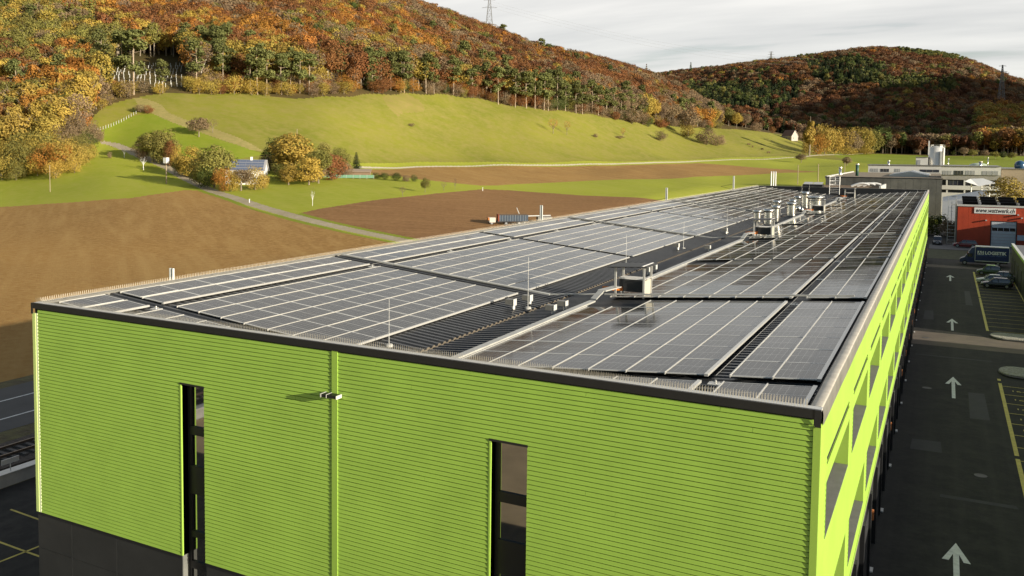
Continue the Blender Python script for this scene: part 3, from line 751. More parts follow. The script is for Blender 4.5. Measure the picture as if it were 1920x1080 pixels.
for k, (x, y, z, s_) in enumerate(items):
    tx, ty = rt.normal(0, 0.0022, 2); dz = rt.normal(0, 0.002)
    if k < 100:
        o = link('solar_panel', (mL, mR)[s_], bld, (x, y, z-GZ+dz)); o.rotation_euler = (tx, ty, 0)
    else:
        co, q, mi, cl = AR[s_]; c2 = co.copy(); c2[:, 2] += c2[:, 1]*tx-c2[:, 0]*ty
        c2 += (x, y, z+dz); bv.append(c2); bq.append(q+off); bm.append(mi); bc.append(cl); off += len(co)
me = np_mesh('solar_panel', np.concatenate(bv), np.concatenate(bq), [pvm, lalu], np.concatenate(bm), attrs=[('cell','POINT','FLOAT_VECTOR',np.concatenate(bc))])
tag(link('solar_panel', me, bld, (0,0,-GZ)), kind='stuff')
# bright rails between the module columns
mb = MB()
def rail(x, y0, y1, zf, wd=0.032, h=0.02, mt=alu):
    z = zf(x)+0.002; mb.box(x-wd/2, x+wd/2, y0, y1, z-0.06, z+h, mt)
for (y0, n) in blocks:
    y1 = y0+n*ML-0.02
    for x in cols_L: rail(x-0.022, y0-0.05, y1+0.05, PL)
    for x in (cols_L[1]+1.27, cols_L[-1]+1.27): rail(x, y0-0.05, y1+0.1, PL, 0.10)
    for i, x in enumerate(cols_R): rail(x-0.02, y0-0.05, y1+0.05-(2.2 if i < 2 and n >= 7 else 0), PR)
    for x in (cols_R[6]+1.30, cols_R[8]+1.30): rail(x, y0-0.05, y1+0.05, PR, 0.12)
bp_('mounting_rails', mb)
# cable trays
mb = MB()
def tray(p0, p1, wd, h, mt=mat('tray_zinc', (0.42,0.41,0.37), 0.45, metal=0.25, noise=(1.5,0.15))):
    p0 = Vector(p0); p1 = Vector(p1); d = p1-p0; s_ = Vector((-d.y, d.x, 0)).normalized()*wd/2
    mb.obox((p0+p1)/2, d/2, s_, (0,0,h/2), mt)
zt = lambda x: PR(x)+0.16
tray((-13.14,0.9,zt(-13.14)-0.10),(-13.14,19.2,zt(-13.14)-0.10),0.30,0.08)
yb = [20.9,59.3,97.7,136.1]
for k, y in enumerate(yb):
    ye = (yb[k+1]-1.6) if k < 3 else 163
    tray((-13.14,y-1.6,zt(-13.14)-0.02),(-13.0,y-0.8,zt(-13.0)+0.32),0.34,0.06)
    tray((-13.0,y-0.8,zt(-13.0)+0.32),(-12.7,y+0.9,zt(-13.0)+0.34),0.5,0.06)
    tray((-12.9,y+0.9,zt(-13.0)+0.3),(-13.14,y+2.2,zt(-13.14)-0.10),0.34,0.06)
    tray((-13.14,y+2.2,zt(-13.14)-0.10),(-13.14,ye,zt(-13.14)-0.10),0.30,0.08)
    tray((-13.1,y,zt(-13)+0.02),(-0.9,y,zt(-0.9)-0.02),0.16,0.07)
    tray((-30.2,y-0.1,PL(-30.2)+0.10),(-16.2,y-0.1,PL(-16.2)+0.10),0.16 if k else 0.26,0.06)
    tray((-16.2,y-0.1,PL(-16.2)+0.10),(-13.2,y,zt(-13)+0.02),0.16,0.06)
bp_('cable_tray', mb)
# walkway anchors in the gaps between module fields
anc = MB().box(-0.22,0.22,-0.16,0.16,0,0.05,lalu).tube((0,0,0.05),(0,0,0.16),0.03,0.03,alu,8).tube((-0.12,0,0.1),(0.12,0,0.1),0.02,0.02,alu,6).mesh('roof_anchor')
for y in [3.4]+[20.0+9.6*k for k in range(15)]:
    link('roof_anchor', anc, bld, (-3.37, y, PR(-3.37)-0.2-GZ)); 
    link('roof_anchor', anc, bld, (-27.2, y-0.3, PL(-27.2)-0.1-GZ))
mb = MB()
for x, zf in ((-3.37,PR),(-27.2,PL)):
    mb.tube((x,3.4,zf(x)+0.1),(x,160,zf(x)+0.1),0.006,0.006,alu,4)
bp_('safety_cable', mb)
# bird spikes on the gable and west parapets
spk = mat('spike_strip', (0.62,0.56,0.45), 0.5)
def spikes(p0, p1, step, n3, zf):
    mb = MB(); d = np.array(p1)-np.array(p0); Ln = np.linalg.norm(d); e = d/Ln; s_ = np.array([-e[1], e[0]])
    k = 0; t_ = 0.0; r_ = random.Random(9)
    while t_ < Ln:
        p = np.array(p0)+e*t_; z = zf(t_)
        for o in (-0.07, 0.05)[:n3]:
            q0 = p+s_*o*0.5; q1 = p+s_*o*1.1+e*r_.uniform(-0.006, 0.006); w_ = e*0.007
            mb.face([(*(q0-w_),z),(*(q0+w_),z),(*(q1+w_*0.6),z+0.19),(*(q1-w_*0.6),z+0.19)], spk)
        t_ += step
    return mb
tag(bp_('bird_spikes', spikes((-W,0.16),(-0.3,0.16),0.075,2,lambda t: 0.0)), kind='stuff')
tag(bp_('bird_spikes', spikes((-W+0.1,0.3),(-W+0.1,L),0.11,2,lambda t: 0.0)), kind='stuff')

# ------------------------------------------------------------------ things standing on the roof
def roofz(x): return (PL(x)-0.13) if x < -15.75 else (PR(x)-0.24)
ncab = ['nearest inverter shelter on the roof, beside the front cable hump', 'second inverter shelter from the camera, in front of the steel vent stacks',
        'third inverter shelter, just behind the steel vent stacks', 'farthest inverter shelter, below the roof ladder at the back parapet']
def shelter():
    e = empty('inverter_shelter')
    x0, x1, y0, y1 = -0.78, 0.78, -0.65, 0.65; H = 1.62
    for (x, y) in ((x0,y0),(x1,y0),(x1,y1),(x0,y1)): MB().box(x-0.05,x+0.05,y-0.05,y+0.05,0,H,alu).build('post', e)
    mb = MB().obox((-0.05,0,H+0.06),(1.08,0,0.07),(0,1.0,0),(0,0,0.025),anth); mb.box(x1-0.04,x1+0.04,-0.95,0.95,H+0.10,H+0.16,whitep); mb.build('canopy', e)
    c = MB().box(x0+0.12,x1-0.12,-0.35,0.35,0.28,0.95,anth).build('cabinet', e)
    MB().box(x0+0.10,x1-0.10,-0.37,0.37,0.953,1.03,whitep).build('cover_plate', c)
    MB().box(x1+0.0,x1+0.02,-0.55,0.55,0.15,0.95,mat('beige_panel',(0.42,0.39,0.31),0.5)).box(x1-0.03,x1+0.03,-0.6,0.6,1.0,1.06,alu).box(x1-0.03,x1+0.03,-0.6,0.6,0.05,0.11,alu).build('side_panel', e)
    cb = MB(); r_ = random.Random(4)
    for k in range(7):
        p = [Vector((x0-0.75+r_.uniform(-.05,.05), -0.45+r_.uniform(-.1,.1), 0.40+k*0.012)), Vector((x0-0.25, -0.5+r_.uniform(-.08,.08), 0.30+r_.uniform(0,0.18))), Vector((x0+0.3, -0.38, 0.42+r_.uniform(-.1,.12)))]
        cb.tube(p[0], p[1], 0.03, 0.03, orange, 6); cb.tube(p[1], p[2], 0.03, 0.03, orange, 6)
    cb.build('cable', e)
    return e
sh0 = shelter()
for k, (x, y) in enumerate(((-11.95,22.2),(-11.95,61.5),(-11.95,101.2),(-11.95,145.6))):
    e = sh0 if k == 0 else copy_tree(sh0)
    e.location = (x, y, PR(x)-0.10); tag(e, ncab[k], 'inverter shelter', 'inverter shelters along the cable tray')
def vent(r, h, cap=True):
    mb = MB(); e = empty('vent_stack')
    mb.lathe([(r,0),(r,h*0.82)], steel, 24).build('pipe', e, smooth=True)
    if cap: MB().lathe([(r*0.99,h*0.80),(r*1.28,h*0.84),(r*1.30,h),(r*1.22,h),(r*0.9,h*0.93),(0.001,h*0.92)], steel, 24).build('cap', e, smooth=True)
    MB().lathe([(r*1.6,0),(r*1.55,0.05),(r,0.16)], gsheet, 20).build('flashing', e)
    return e
VL = ['single short steel vent stack nearest the camera, left of the second shelter','wide steel vent stack right behind the second shelter','second steel vent stack of the front cluster','rear steel vent stack of the front cluster, standing left',
      'steel vent stack in the middle of the vent row','squat isolated steel vent stack between the two clusters','left steel vent stack of the rear pair','right steel vent stack of the rear pair','broad steel vent drum inside the third shelter\'s outline']
for (x, y, r, h), lb in zip(((-16.3,82.5,0.42,1.5),(-14.7,80.2,0.50,1.9),(-14.6,84.5,0.42,2.1),(-16.4,96.5,0.46,2.0),(-15.1,101.0,0.40,2.1),(-14.6,96.4,0.55,1.9),(-16.2,113.5,0.42,1.9),(-15.7,117.5,0.48,2.6),(-13.6,112.2,0.95,2.0)), VL):
    e = vent(r, h); e.location = (x, y, roofz(x)); tag(e, lb, 'vent stack', 'steel vent stacks over the roof valley')
elb = empty('vent_elbow', (-15.0,100.4,roofz(-15.0)), 0, 'bent galvanised duct elbow lying between the steel vent stacks', 'duct')
mb = MB(); pts = [Vector((0,0,0.2)), Vector((0.1,0,0.75)), Vector((0.45,0,1.0)), Vector((0.95,0,0.95)), Vector((1.25,0,0.6))]
for a, b_ in zip(pts[:-1], pts[1:]): mb.tube(a, b_, 0.33, 0.33, steel, 16)
mb.build('duct', elb, smooth=True)
def hood():
    e = empty('roof_outlet')
    MB().box(-0.22,0.22,-0.18,0.18,0.24,0.50,gmet).box(0.221,0.25,-0.19,0.19,0.18,0.52,lalu).build('hood', e)
    MB().tube((0.15,0,-0.05),(0.15,0,0.28),0.10,0.10,alu,10).build('pipe', e); return e
h0 = hood()
HL = [(-16.6,16.6,'left hood of the pair beside the tall front lightning rod'),(-16.45,18.3,'rear hood of the pair beside the tall front lightning rod'),(-14.35,16.5,'near hood of the pair right of the valley, by the cable hump'),(-14.3,17.9,'far hood of the pair right of the valley, by the cable hump'),
      (-14.6,33.4,'near hood of the pair behind the front inverter shelter'),(-14.55,34.8,'far hood of the pair behind the front inverter shelter'),(-16.75,48.9,'left hood of the trio before the second inverter shelter'),(-14.35,49.6,'right-hand hood before the second inverter shelter, across the valley'),(-16.6,66.7,'small hood beyond the second inverter shelter'),
      (-16.9,128.5,'farthest small hood by the rear lightning rod'),(-14.6,131,'farthest small hood right of the valley')]
for k, (x, y, lb) in enumerate(HL):
    e = h0 if k == 0 else copy_tree(h0)
    e.location = (x, y, roofz(x)); tag(e, 'grey box-shaped '+lb, 'roof outlet', 'grey hooded roof outlets along the valley')
def rod(h):
    e = empty('lightning_rod'); MB().tube((0,0,0),(0,0,h),0.014,0.007,lalu,6).build('rod', e)
    MB().lathe([(0.17,0),(0.17,0.08),(0.12,0.12),(0.001,0.12)], conc, 14).build('base', e, smooth=True); return e
RL = [(-17.0,5.9,2.0,'short lightning rod nearest the gable parapet'),(-15.95,17.3,2.7,'tall lightning rod between the front hoods'),(-17.0,36.5,2.2,'lightning rod behind the front inverter shelter canopy'),(-16.4,49.9,2.3,'lightning rod beside the mid-roof hoods'),(-16.5,67.2,2.5,'lightning rod just before the second inverter shelter'),
      (-16.6,84.5,2.2,'lightning rod rising over the first steel vent stack'),(-16.4,99.5,3.0,'lightning rod amid the steel vent stacks'),(-16.3,118.5,3.4,'lightning rod over the rear pair of steel stacks'),(-16.6,129,3.4,'rearmost lightning rod near the back parapet')]
for x, y, h, lb in RL:
    e = rod(h); e.location = (x, y, roofz(x)); tag(e, 'thin pale '+lb, 'lightning rod', 'lightning rods along the roof valley')
lad = empty('roof_ladder', (-16.3,163.4,-1.3), 0, 'white caged access ladder rising above the back parapet', 'ladder')
for x in (-0.9,0.9): MB().tube((x,0,0),(x,0,3.5),0.06,0.06,whitep,6).build('rail', lad)
mb = MB()
for k in range(9): mb.tube((-0.9,0,0.3+k*0.35),(0.9,0,0.3+k*0.35),0.03,0.03,whitep,5)
mb.build('rungs', lad)
mb = MB()
for z in (1.9,2.6,3.4):
    for a in range(8):
        t0, t1 = math.pi*a/8, math.pi*(a+1)/8; mb.tube((1.0*math.cos(t0),1.1*math.sin(t0),z),(1.0*math.cos(t1),1.1*math.sin(t1),z),0.05,0.05,whitep,5)
for a in (1,4,7): t0 = math.pi*a/8; mb.tube((1.0*math.cos(t0),1.1*math.sin(t0),1.9),(1.0*math.cos(t0),1.1*math.sin(t0),3.4),0.05,0.05,whitep,5)
mb.build('cage', lad)

# ------------------------------------------------------------------ neighbouring buildings
def hall(name, x0, x1, y0, y1, zt, lab, cat='building', wall=anth, trim=greenr):
    e = empty(name, (0,0,GZ), 0, lab, cat)
    MB().box(x0,x1,y0,y1,0,zt-GZ-0.5,wall).build('wall', e)
    MB().box(x0-0.06,x1+0.06,y0-0.06,y0+0.12,zt-GZ-0.5,zt-GZ-0.12,trim).box(x0-0.06,x0+0.12,y0+0.121,y1+0.06,zt-GZ-0.5,zt-GZ-0.12,trim).build('fascia', e)
    MB().box(x0-0.1,x0+0.3,y0-0.1,y1+0.1,zt-GZ-0.119,zt-GZ,lalu).box(x0+0.31,x1,y0+0.1,y1,zt-GZ-0.5,zt-GZ-0.25,gsheet).build('roof', e)
    return e
n1_ = hall('neighbouring_hall', 12.75, 34, 87.0, 149, -8.0, 'dark low hall with lime-green roof edge at the right edge of the picture', wall=anth)
mb = MB()
for k in range(8): mb.box(12.70,12.76,90+7.2*k,94.5+7.2*k,0.1,3.2,black)
mb.build('door', n1_)
hall('neighbouring_hall', 14.5, 34, -9, 77.6, -7.6, 'dark low hall just outside the right edge, shading the near stalls')
hall('neighbouring_hall', 23, 48, 153, 199.6, -6.0, 'dark hall outside the frame, shading the lorry and the red front')

# red workshop
RY = 201.0
rx0 = ony(1794, 440, RY)[0]; rx1 = rx0+33; rzt = ony(1850, 388, RY)[2]
redm = mat('red_cladding', (0.40,0.048,0.014), 0.55, noise=(0.4,0.12))
rb = empty('red_workshop', (0,0,GZ), 0, 'red-clad workshop with a white web-address sign and a sectional door', 'building')
dx0 = ony(1858, 440, RY)[0]; dx1 = ony(1905, 440, RY)[0]; dzt = ony(1880, 416, RY)[2]-GZ; H = rzt-GZ
mb = MB()
k = 0; x = rx0
def redseg(a, b, z0, z1):
    c = a
    while c < b-0.01: e2 = min(c+1.05, b); mb.box(c+0.012, e2-0.012, RY, RY+0.2, z0, z1, redm); c = e2
redseg(rx0, dx0, 0, H); redseg(dx0, dx1, dzt, H); redseg(dx1, rx1, 0, H)
mb.build('wall', rb)
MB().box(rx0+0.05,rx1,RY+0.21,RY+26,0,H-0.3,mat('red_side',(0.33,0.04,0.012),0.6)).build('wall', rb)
MB().box(rx0-0.25,rx1,RY-0.15,RY+0.2,H+0.003,H+0.40,lalu).box(rx0-0.25,rx0-0.03,RY+0.21,RY+26,0.0,H+0.30,gmet).box(rx0-0.02,rx1,RY+0.21,RY+26,H-0.29,H+0.05,gsheet).build('roof', rb)
d = MB(); wh_ = mat('door_white', (0.50,0.52,0.54), 0.5, noise=(1.5,0.08))
hh = dzt/8
for k in range(8):
    if k == 5: continue
    d.box(dx0+0.05,dx1-0.05,RY+0.05,RY+0.13,k*hh+0.02,(k+1)*hh-0.02,wh_)
for k in range(5): xx = dx0+0.05+(dx1-dx0-0.2)*k/4; d.box(xx,xx+0.1,RY+0.05,RY+0.13,5*hh,6*hh,wh_)
dob = d.build('sectional_door', rb); MB().box(dx0+0.1,dx1-0.1,RY+0.10,RY+0.12,5*hh,6*hh,glass).build('window', dob)
MB().box(dx0-0.12,dx0+0.04,RY-0.03,RY+0.1,0,dzt+0.1,black).box(dx1-0.04,dx1+0.12,RY-0.03,RY+0.1,0,dzt+0.1,black).box(dx0+0.041,dx1-0.041,RY-0.03,RY+0.1,dzt,dzt+0.12,black).build('door_frame', rb)
sgx0 = ony(1827, 390, RY)[0]; sgx1 = ony(1905, 390, RY)[0]; sz0 = ony(1865, 401, RY)[2]-GZ; sz1 = ony(1865, 390, RY)[2]-GZ
sgn = MB().box(sgx0,sgx1,RY-0.10,RY-0.02,sz0,sz1,whitep).build('sign', rb)
inkm = mat('sign_ink', (0.02,0.02,0.02), 0.6)
me = text_mesh('lettering', 'www.wattwerk.ch', 1.0, inkm, shear=0.22, bold=0.022)
xs_ = [v.co.x for v in me.vertices]; wd_ = max(xs_)-min(xs_); sc = (sgx1-sgx0)*0.94/wd_; hs_ = (sz1-sz0)*1.02
o = link('lettering', me, sgn, ((sgx0+sgx1)/2, RY-0.108, (sz0+sz1)/2)); o.rotation_euler = (R(90), 0, 0); o.scale = (sc, hs_, 1)
px0 = ony(1907, 450, RY)[0]; MB().box(px0,px0+3,RY-0.07,RY-0.01,ony(1910,451,RY)[2]-GZ,ony(1910,441,RY)[2]-GZ,mat('notice_board',(0.45,0.52,0.62),0.5)).build('notice_board', rb)
for k, (u, v) in enumerate(((1849,413),(1909,403),(1916,409))):
    p = ony(u, v, RY); MB().box(p[0]-0.15,p[0]+0.15,RY-0.5,RY-0.001,p[2]-GZ-0.12,p[2]-GZ+0.12,lalu).build('wall_lamp', rb)
# tilted modules on its roof
tm_ = MB(); tm_.obox((0,0,0.55),(1.5,0,0.0),(0,0.75,-0.36),(0,0.012,0.03),black); tme = tm_.mesh('solar_panel')
tl = MB().obox((1.66,0,0.45),(0.07,0,0),(0,0.55,-0.30),(0,0,0.07),alu).mesh('panel_support')
for r_ in range(3):
    for c_ in range(7):
        lk = (rx0+2.4+3.6*c_, RY+2.5+5.5*r_, H+0.1+0.35*r_)
        o = link('solar_panel', tme, rb, lk); o.rotation_euler = (0, 0, R(180)*0+R(-4)); link('panel_support', tl, rb, lk)
mb = MB()
for k in range(12):
    z = 0.8*k
    mb.box(rx0-1.9,rx0-0.4,RY+1.0,RY+1.06,z,z+0.06,alu)
for x in (rx0-1.9, rx0-0.45): mb.box(x,x+0.08,RY+0.99,RY+1.08,0,10.8,alu)
sc_ = mb.build('scaffold_ladder', None, (0,0,GZ)); tag(sc_, 'pale metal scaffold ladder up the left side of the red workshop', 'ladder')

# grey warehouse behind the roof
WY = 284.0
wx0 = ony(1548, 335, WY)[0]; wx1 = ony(1767, 335, WY)[0]; wzt = ony(1650, 334, WY)[2]-GZ
wm_ = mat('weathered_cladding', (0.085,0.083,0.072), 0.7, noise=(0.25,0.35)); 
wh = empty('grey_warehouse', (0,0,GZ), 0, 'dark grey flat-roofed warehouse directly behind the solar roof', 'building')
mb = MB(); c = wx0
while c < wx1-0.1: e2 = min(c+2.1, wx1); mb.box(c+0.03, e2-0.03, WY, WY+0.3, 0, wzt, wm_); c = e2
mb.build('wall', wh)
MB().box(wx0+0.1,wx1-0.1,WY+0.31,WY+97,0,wzt-0.4,black).build('wall', wh)
MB().box(wx0-0.2,wx1+0.2,WY-0.1,WY+0.4,wzt+0.003,wzt+0.25,black).box(wx0-0.2,wx0+0.3,WY+0.41,WY+97,wzt-0.4,wzt+0.35,lalu).box(wx0+0.31,wx1,WY+0.41,WY+97,wzt-0.38,wzt,mat('roof_gravel',(0.20,0.155,0.10),0.95,noise=(1.0,0.35))).build('roof', wh)
skx = ony(1706, 328, WY+40)[0]
MB().prism([(skx-6,WY+30),(skx+6,WY+30),(skx+6,WY+62),(skx-6,WY+62)], wzt, wzt+0.5, lalu).face([(skx-6,WY+30,wzt+0.51),(skx+0.5,WY+30,wzt+1.7),(skx+0.5,WY+62,wzt+1.7),(skx-6,WY+62,wzt+0.51)], mat('skylight_glazing',(0.42,0.45,0.46),0.25)).face([(skx+0.5,WY+30,wzt+1.7),(skx+6,WY+30,wzt+0.51),(skx+6,WY+62,wzt+0.51),(skx+0.5,WY+62,wzt+1.7)], MATS['skylight_glazing']).face([(skx-6,WY+30,wzt+0.51),(skx+6,WY+30,wzt+0.51),(skx+0.5,WY+30,wzt+1.7)], lalu).build('skylight', wh)
ax0 = ony(1500, 350, 262)[0]; ax1 = ony(1650, 353, 262)[0]; az_ = ony(1600, 353.5, 262)[2]-GZ
an = empty('planted_roof_annex', (0,0,GZ), 0, 'low annex with a russet planted roof in front of the grey warehouse', 'building')
MB().box(ax0,ax1,258,282.5,0,az_,wm_).build('wall', an)
MB().box(ax0+0.3,ax1-0.3,258.3,282.3,az_+0.003,az_+0.25,mat('sedum_roof',(0.24,0.095,0.035),0.95,noise=(0.7,0.5),col2=(0.16,0.12,0.05))).build('roof', an)
MB().prism([(ax1,258),(ax1+0.5,258),(ax1+0.5,283),(ax1,283)], 0, az_+1.0, lalu).build('parapet', an)
mb = MB()
for k in range(3):
    u0 = 1596+k*10; p = ony(u0, 350, 270)
    for i in range(7):
        t0, t1 = i/7, (i+1)/7
        mb.tube((p[0]+t0*5, 270+k*2, az_+0.4+0.9*math.sin(t0*2.6)), (p[0]+t1*5, 270+k*2, az_+0.4+0.9*math.sin(t1*2.6)), 0.35, 0.35, whitep, 10)
mb.build('roof_duct', an)

# white factory block
wf = empty('white_factory', (0,0,GZ), 0, 'white and concrete factory block with ribbon windows and a roof silo beside it', 'building')
def pxbox(mb, u0, u1, v0, v1, y, dy, mt, zb=None):
    x0 = ony(u0, v0, y)[0]; x1 = ony(u1, v0, y)[0]; zt_ = ony((u0+u1)/2, v0, y)[2]-GZ; z0 = ony((u0+u1)/2, v1, y)[2]-GZ if zb is None else zb
    mb.box(x0, x1, y, y+dy, z0, zt_, mt); return x0, x1, z0, zt_
offw = mat('white_render', (0.62,0.60,0.55), 0.7, noise=(0.3,0.06)); bconc = mat('board_concrete', (0.32,0.30,0.26), 0.8, noise=(0.6,0.15)); blindm = mat('window_blind', (0.33,0.33,0.32), 0.6); wdk = glass_mat('dark_glazing', (0.03,0.035,0.05), 0.08)
Y1 = 382.5; Y2 = 302.0
mb = MB(); pxbox(mb, 1628, 1768, 310.7, 323, Y1, 14, offw, 0); mb.build('wall', wf)
mb = MB(); pxbox(mb, 1626, 1769, 309.2, 310.5, Y1-0.3, 15, gmet); mb.build('roof', wf)
mb = MB()
x0, x1, z0, zt_ = pxbox(mb, 1764.5, 1877, 312.5, 328, Y2, 30, offw); mb.build('wall', wf)
mb = MB(); pxbox(mb, 1763, 1878, 311.2, 312.3, Y2-0.3, 31, gmet); mb.build('roof', wf)
mb = MB()
pxbox(mb, 1765, 1877, 328.2, 337.5, Y2+0.3, 29, bconc); pxbox(mb, 1765, 1877, 337.7, 348.3, Y2+1.0, 28, black); pxbox(mb, 1765, 1877, 348.5, 356.3, Y2+0.3, 29, offw); pxbox(mb, 1765, 1877, 356.5, 362, Y2+1, 28, black); pxbox(mb, 1765, 1877, 362.2, 400, Y2+0.3, 29, offw, 0)
for u in (1774,1807,1840): pxbox(mb, u, u+3.2, 337.6, 348.4, Y2+0.35, 0.5, offw); pxbox(mb, u, u+3.2, 356.4, 362.1, Y2+0.35, 0.5, offw)
mb.build('wall', wf)
for (u0, u1, v0, v1, y, mt) in ((1632,1647,316,322,Y1,blindm),(1651,1667,316.5,322.3,Y1,wdk),(1678,1688,316.5,322.3,Y1,blindm),(1725,1761,318,323,Y1,wdk),(1768,1784.5,320,327.6,Y2,blindm),(1789,1806.5,320,327.6,Y2,wdk),(1811,1828,320,327.8,Y2,blindm),(1842,1872,320.8,327.9,Y2,blindm),(1779,1804,338.6,347.6,Y2+0.7,wdk)):
    mb = MB(); a = pxbox(mb, u0, u1, v0, v1, y-0.06, 0.055, mt); 
    for q_ in (0.33, 0.66): xx = a[0]+(a[1]-a[0])*q_; mb.box(xx-0.07, xx+0.07, y-0.10, y-0.062, a[2], a[3], gmet if mt is wdk else lalu)
    mb.build('window', wf)
silo = empty('silo', (0,0,GZ), 0, 'round white steel silo with a caged ladder on the factory roof', 'silo')
sx0 = ony(1740, 300, 396)[0]; sx1 = ony(1771, 300, 396)[0]; r_ = (sx1-sx0)/2; cx_ = (sx0+sx1)/2; zb_ = ony(1755, 311, 396)[2]-GZ; zt_ = ony(1755, 277, 396)[2]-GZ
MB().lathe([(r_,zb_-3),(r_,zt_),(r_*0.6,zt_+0.5),(0.001,zt_+0.7)], mat('silo_steel',(0.66,0.64,0.60),0.35,metal=0.3), 40, (cx_,396,0)).build('tank', silo, smooth=True)
mb = MB()
for k in range(16):
    t0, t1 = 2*math.pi*k/16, 2*math.pi*(k+1)/16
    for z in (zt_+0.5, zt_+1.1): mb.tube((cx_+r_*math.cos(t0),396+r_*math.sin(t0),z),(cx_+r_*math.cos(t1),396+r_*math.sin(t1),z),0.05,0.05,alu,4)
    mb.tube((cx_+r_*math.cos(t0),396+r_*math.sin(t0),zt_),(cx_+r_*math.cos(t0),396+r_*math.sin(t0),zt_+1.1),0.05,0.05,alu,4)
mb.build('railing', silo)
MB().box(cx_+r_*0.45,cx_+r_*0.45+0.7,396-r_-0.5,396-r_*0.8,zb_,zt_-1.5,lalu).box(cx_+r_*0.80,cx_+r_*0.80+0.25,396-r_*0.75,396-r_*0.55,zb_,zt_,lalu).build('ladder', silo)
mb = MB(); pxbox(mb, 1741, 1743.5, 264, 290, 391, 0.5, whitep); mb.build('exhaust_pipe', silo)
ph = empty('roof_penthouse', (0,0,GZ), 0, 'small white plant room attached left of the silo', 'plant room')
mb = MB(); pxbox(mb, 1717.5, 1740, 295.5, 312, 392, 8, offw); mb.build('wall', ph)
mb = MB(); pxbox(mb, 1716.5, 1741, 294.2, 295.3, 391.7, 8.6, gmet); mb.build('roof', ph)
mb = MB(); pxbox(mb, 1720, 1726, 300, 311, 391.9, 0.08, blindm); mb.build('door', ph)
# vents and poles on the factory roofs
for (u, v0, v1, y, wd, lb) in ((1666,301,312,388,0.45,'steel chimney at the left end of the white factory roof'),(1778,297,312,306,0.12,'thin mast right of the silo'),(1838,303,312.5,310,0.5,'steel chimney right of the silo, before the dome'),(1852,295,312.5,308,0.14,'thin pole right of the dome'),(1575,313,335,296,0.45,'pale vent pipe on the left end of the grey warehouse'),(1607,307,325,310,0.5,'dark green vent pipe before the white factory')):
    p1 = ony(u, v0, y); p0 = ony(u, v1, y)
    e = empty('chimney', (p0[0], y, p0[2]), 0, lb, 'chimney'); h_ = p1[2]-p0[2]
    MB().tube((0,0,-1.0),(0,0,h_*0.9),wd,wd,mat('dark_green_pipe',(0.02,0.07,0.05),0.5) if 'green' in lb else steel,10).build('pipe', e, smooth=True)
    MB().tube((0,0,h_*0.9),(0,0,h_),wd*1.25,wd*1.25,alu,10).build('cap', e)
dm = empty('domed_rooflight', (ony(1834,322,322)[0],322,ony(1829,313,322)[2]), 0, 'pale green domed rooflight on the factory wing', 'rooflight')
mb = MB(); mb.lathe([(3.2*math.cos(a), 1.35*math.sin(a)) for a in np.linspace(0, 1.56, 9)], mat('dome_green',(0.36,0.42,0.30),0.4), 28); mb.build('dome', dm, smooth=True)
# tent canopy and slanted pale building
tp = empty('tent_canopy', (ony(1838,343,288)[0],288,GZ), 0, 'white membrane canopy in front of the factory wing', 'canopy')
z_ = ony(1838,343,288)[2]-GZ
mb = MB(); hw = (ony(1868,343,288)[0]-ony(1808,343,288)[0])/2
ptsT = [(-hw,0,z_+0.4),(-hw*0.1,-3,z_-0.9),(hw,0,z_+0.1),(hw*0.2,5,z_+1.3),(-hw*0.6,5,z_+1.1)]; 
for a, b_, c_ in ((0,1,4),(1,3,4),(1,2,3)): mb.face([ptsT[a],ptsT[b_],ptsT[c_]], mat('membrane',(0.72,0.71,0.66),0.6)); mb.face([tuple(np.array(ptsT[i])-(0,0,0.08)) for i in (c_,b_,a)], MATS['membrane'])
mb.build('membrane', tp)
for x in (-hw*0.55, hw*0.1, hw*0.6): MB().tube((x,1,0),(x,1,z_-0.1),0.18,0.18,whitep,8).build('mast', tp)
sl = empty('pale_ramp_building', (0,0,GZ), 0, 'pale grey low building between the warehouse and the red workshop', 'building')
q0 = ony(1767,378,262); q1 = ony(1852,364,262)
zA = q0[2]-GZ; zB = q1[2]-GZ
gw = mat('pale_grey_wall', (0.40,0.42,0.44), 0.7, noise=(0.3,0.08))
MB().face([(q0[0],262,0),(q1[0],262,0),(q1[0],262,zB),(q0[0],262,zA)],gw).face([(q0[0],262,zA),(q1[0],262,zB),(q1[0],280,zB+0.6),(q0[0],280,zA+0.6)],mat('pale_roof',(0.52,0.52,0.50),0.7)).face([(q0[0],280,0),(q0[0],262,0),(q0[0],262,zA),(q0[0],280,zA+0.6)],gw).build('wall', sl)
gr_ = empty('steel_gate_frame', (0,0,GZ), 0, 'tall pale steel frame standing left of the red workshop', 'frame')
mb = MB(); a = ony(1785,378,240); b_ = ony(1793,378,240)
for x in (a[0], b_[0]): mb.box(x-0.08,x+0.08,240,240.15,0,a[2]-GZ,lalu)
for v in (368.5, 384): z = ony(1789,v,240)[2]-GZ; mb.box(a[0]-0.08,b_[0]+0.08,239.95,240.2,z-0.1,z+0.1,lalu)
mb.build('frame', gr_)
br = empty('brown_factory_hall', (0,0,GZ), 0, 'low brownish hall behind the yellow tree at the right edge', 'building')
mb = MB(); pxbox(mb, 1878, 1990, 318, 345, 330, 30, mat('brown_render',(0.30,0.24,0.17),0.8,noise=(0.2,0.15)), 0); mb.build('wall', br)
mb = MB(); pxbox(mb, 1877, 1991, 316.5, 317.8, 329.7, 31, gmet); mb.build('roof', br)
ball = empty('blue_sphere_tank', (ony(1912,318,333)[0],333,ony(1912,318,333)[2]), 0, 'glossy dark blue spherical tank on a hall roof at the right edge', 'tank')
MB().lathe([(1.7*math.sin(a), 1.4-1.7*math.cos(a)) for a in np.linspace(0.01, 3.13, 14)], mat('blue_gloss',(0.02,0.06,0.12),0.15), 24).build('sphere', ball, smooth=True)
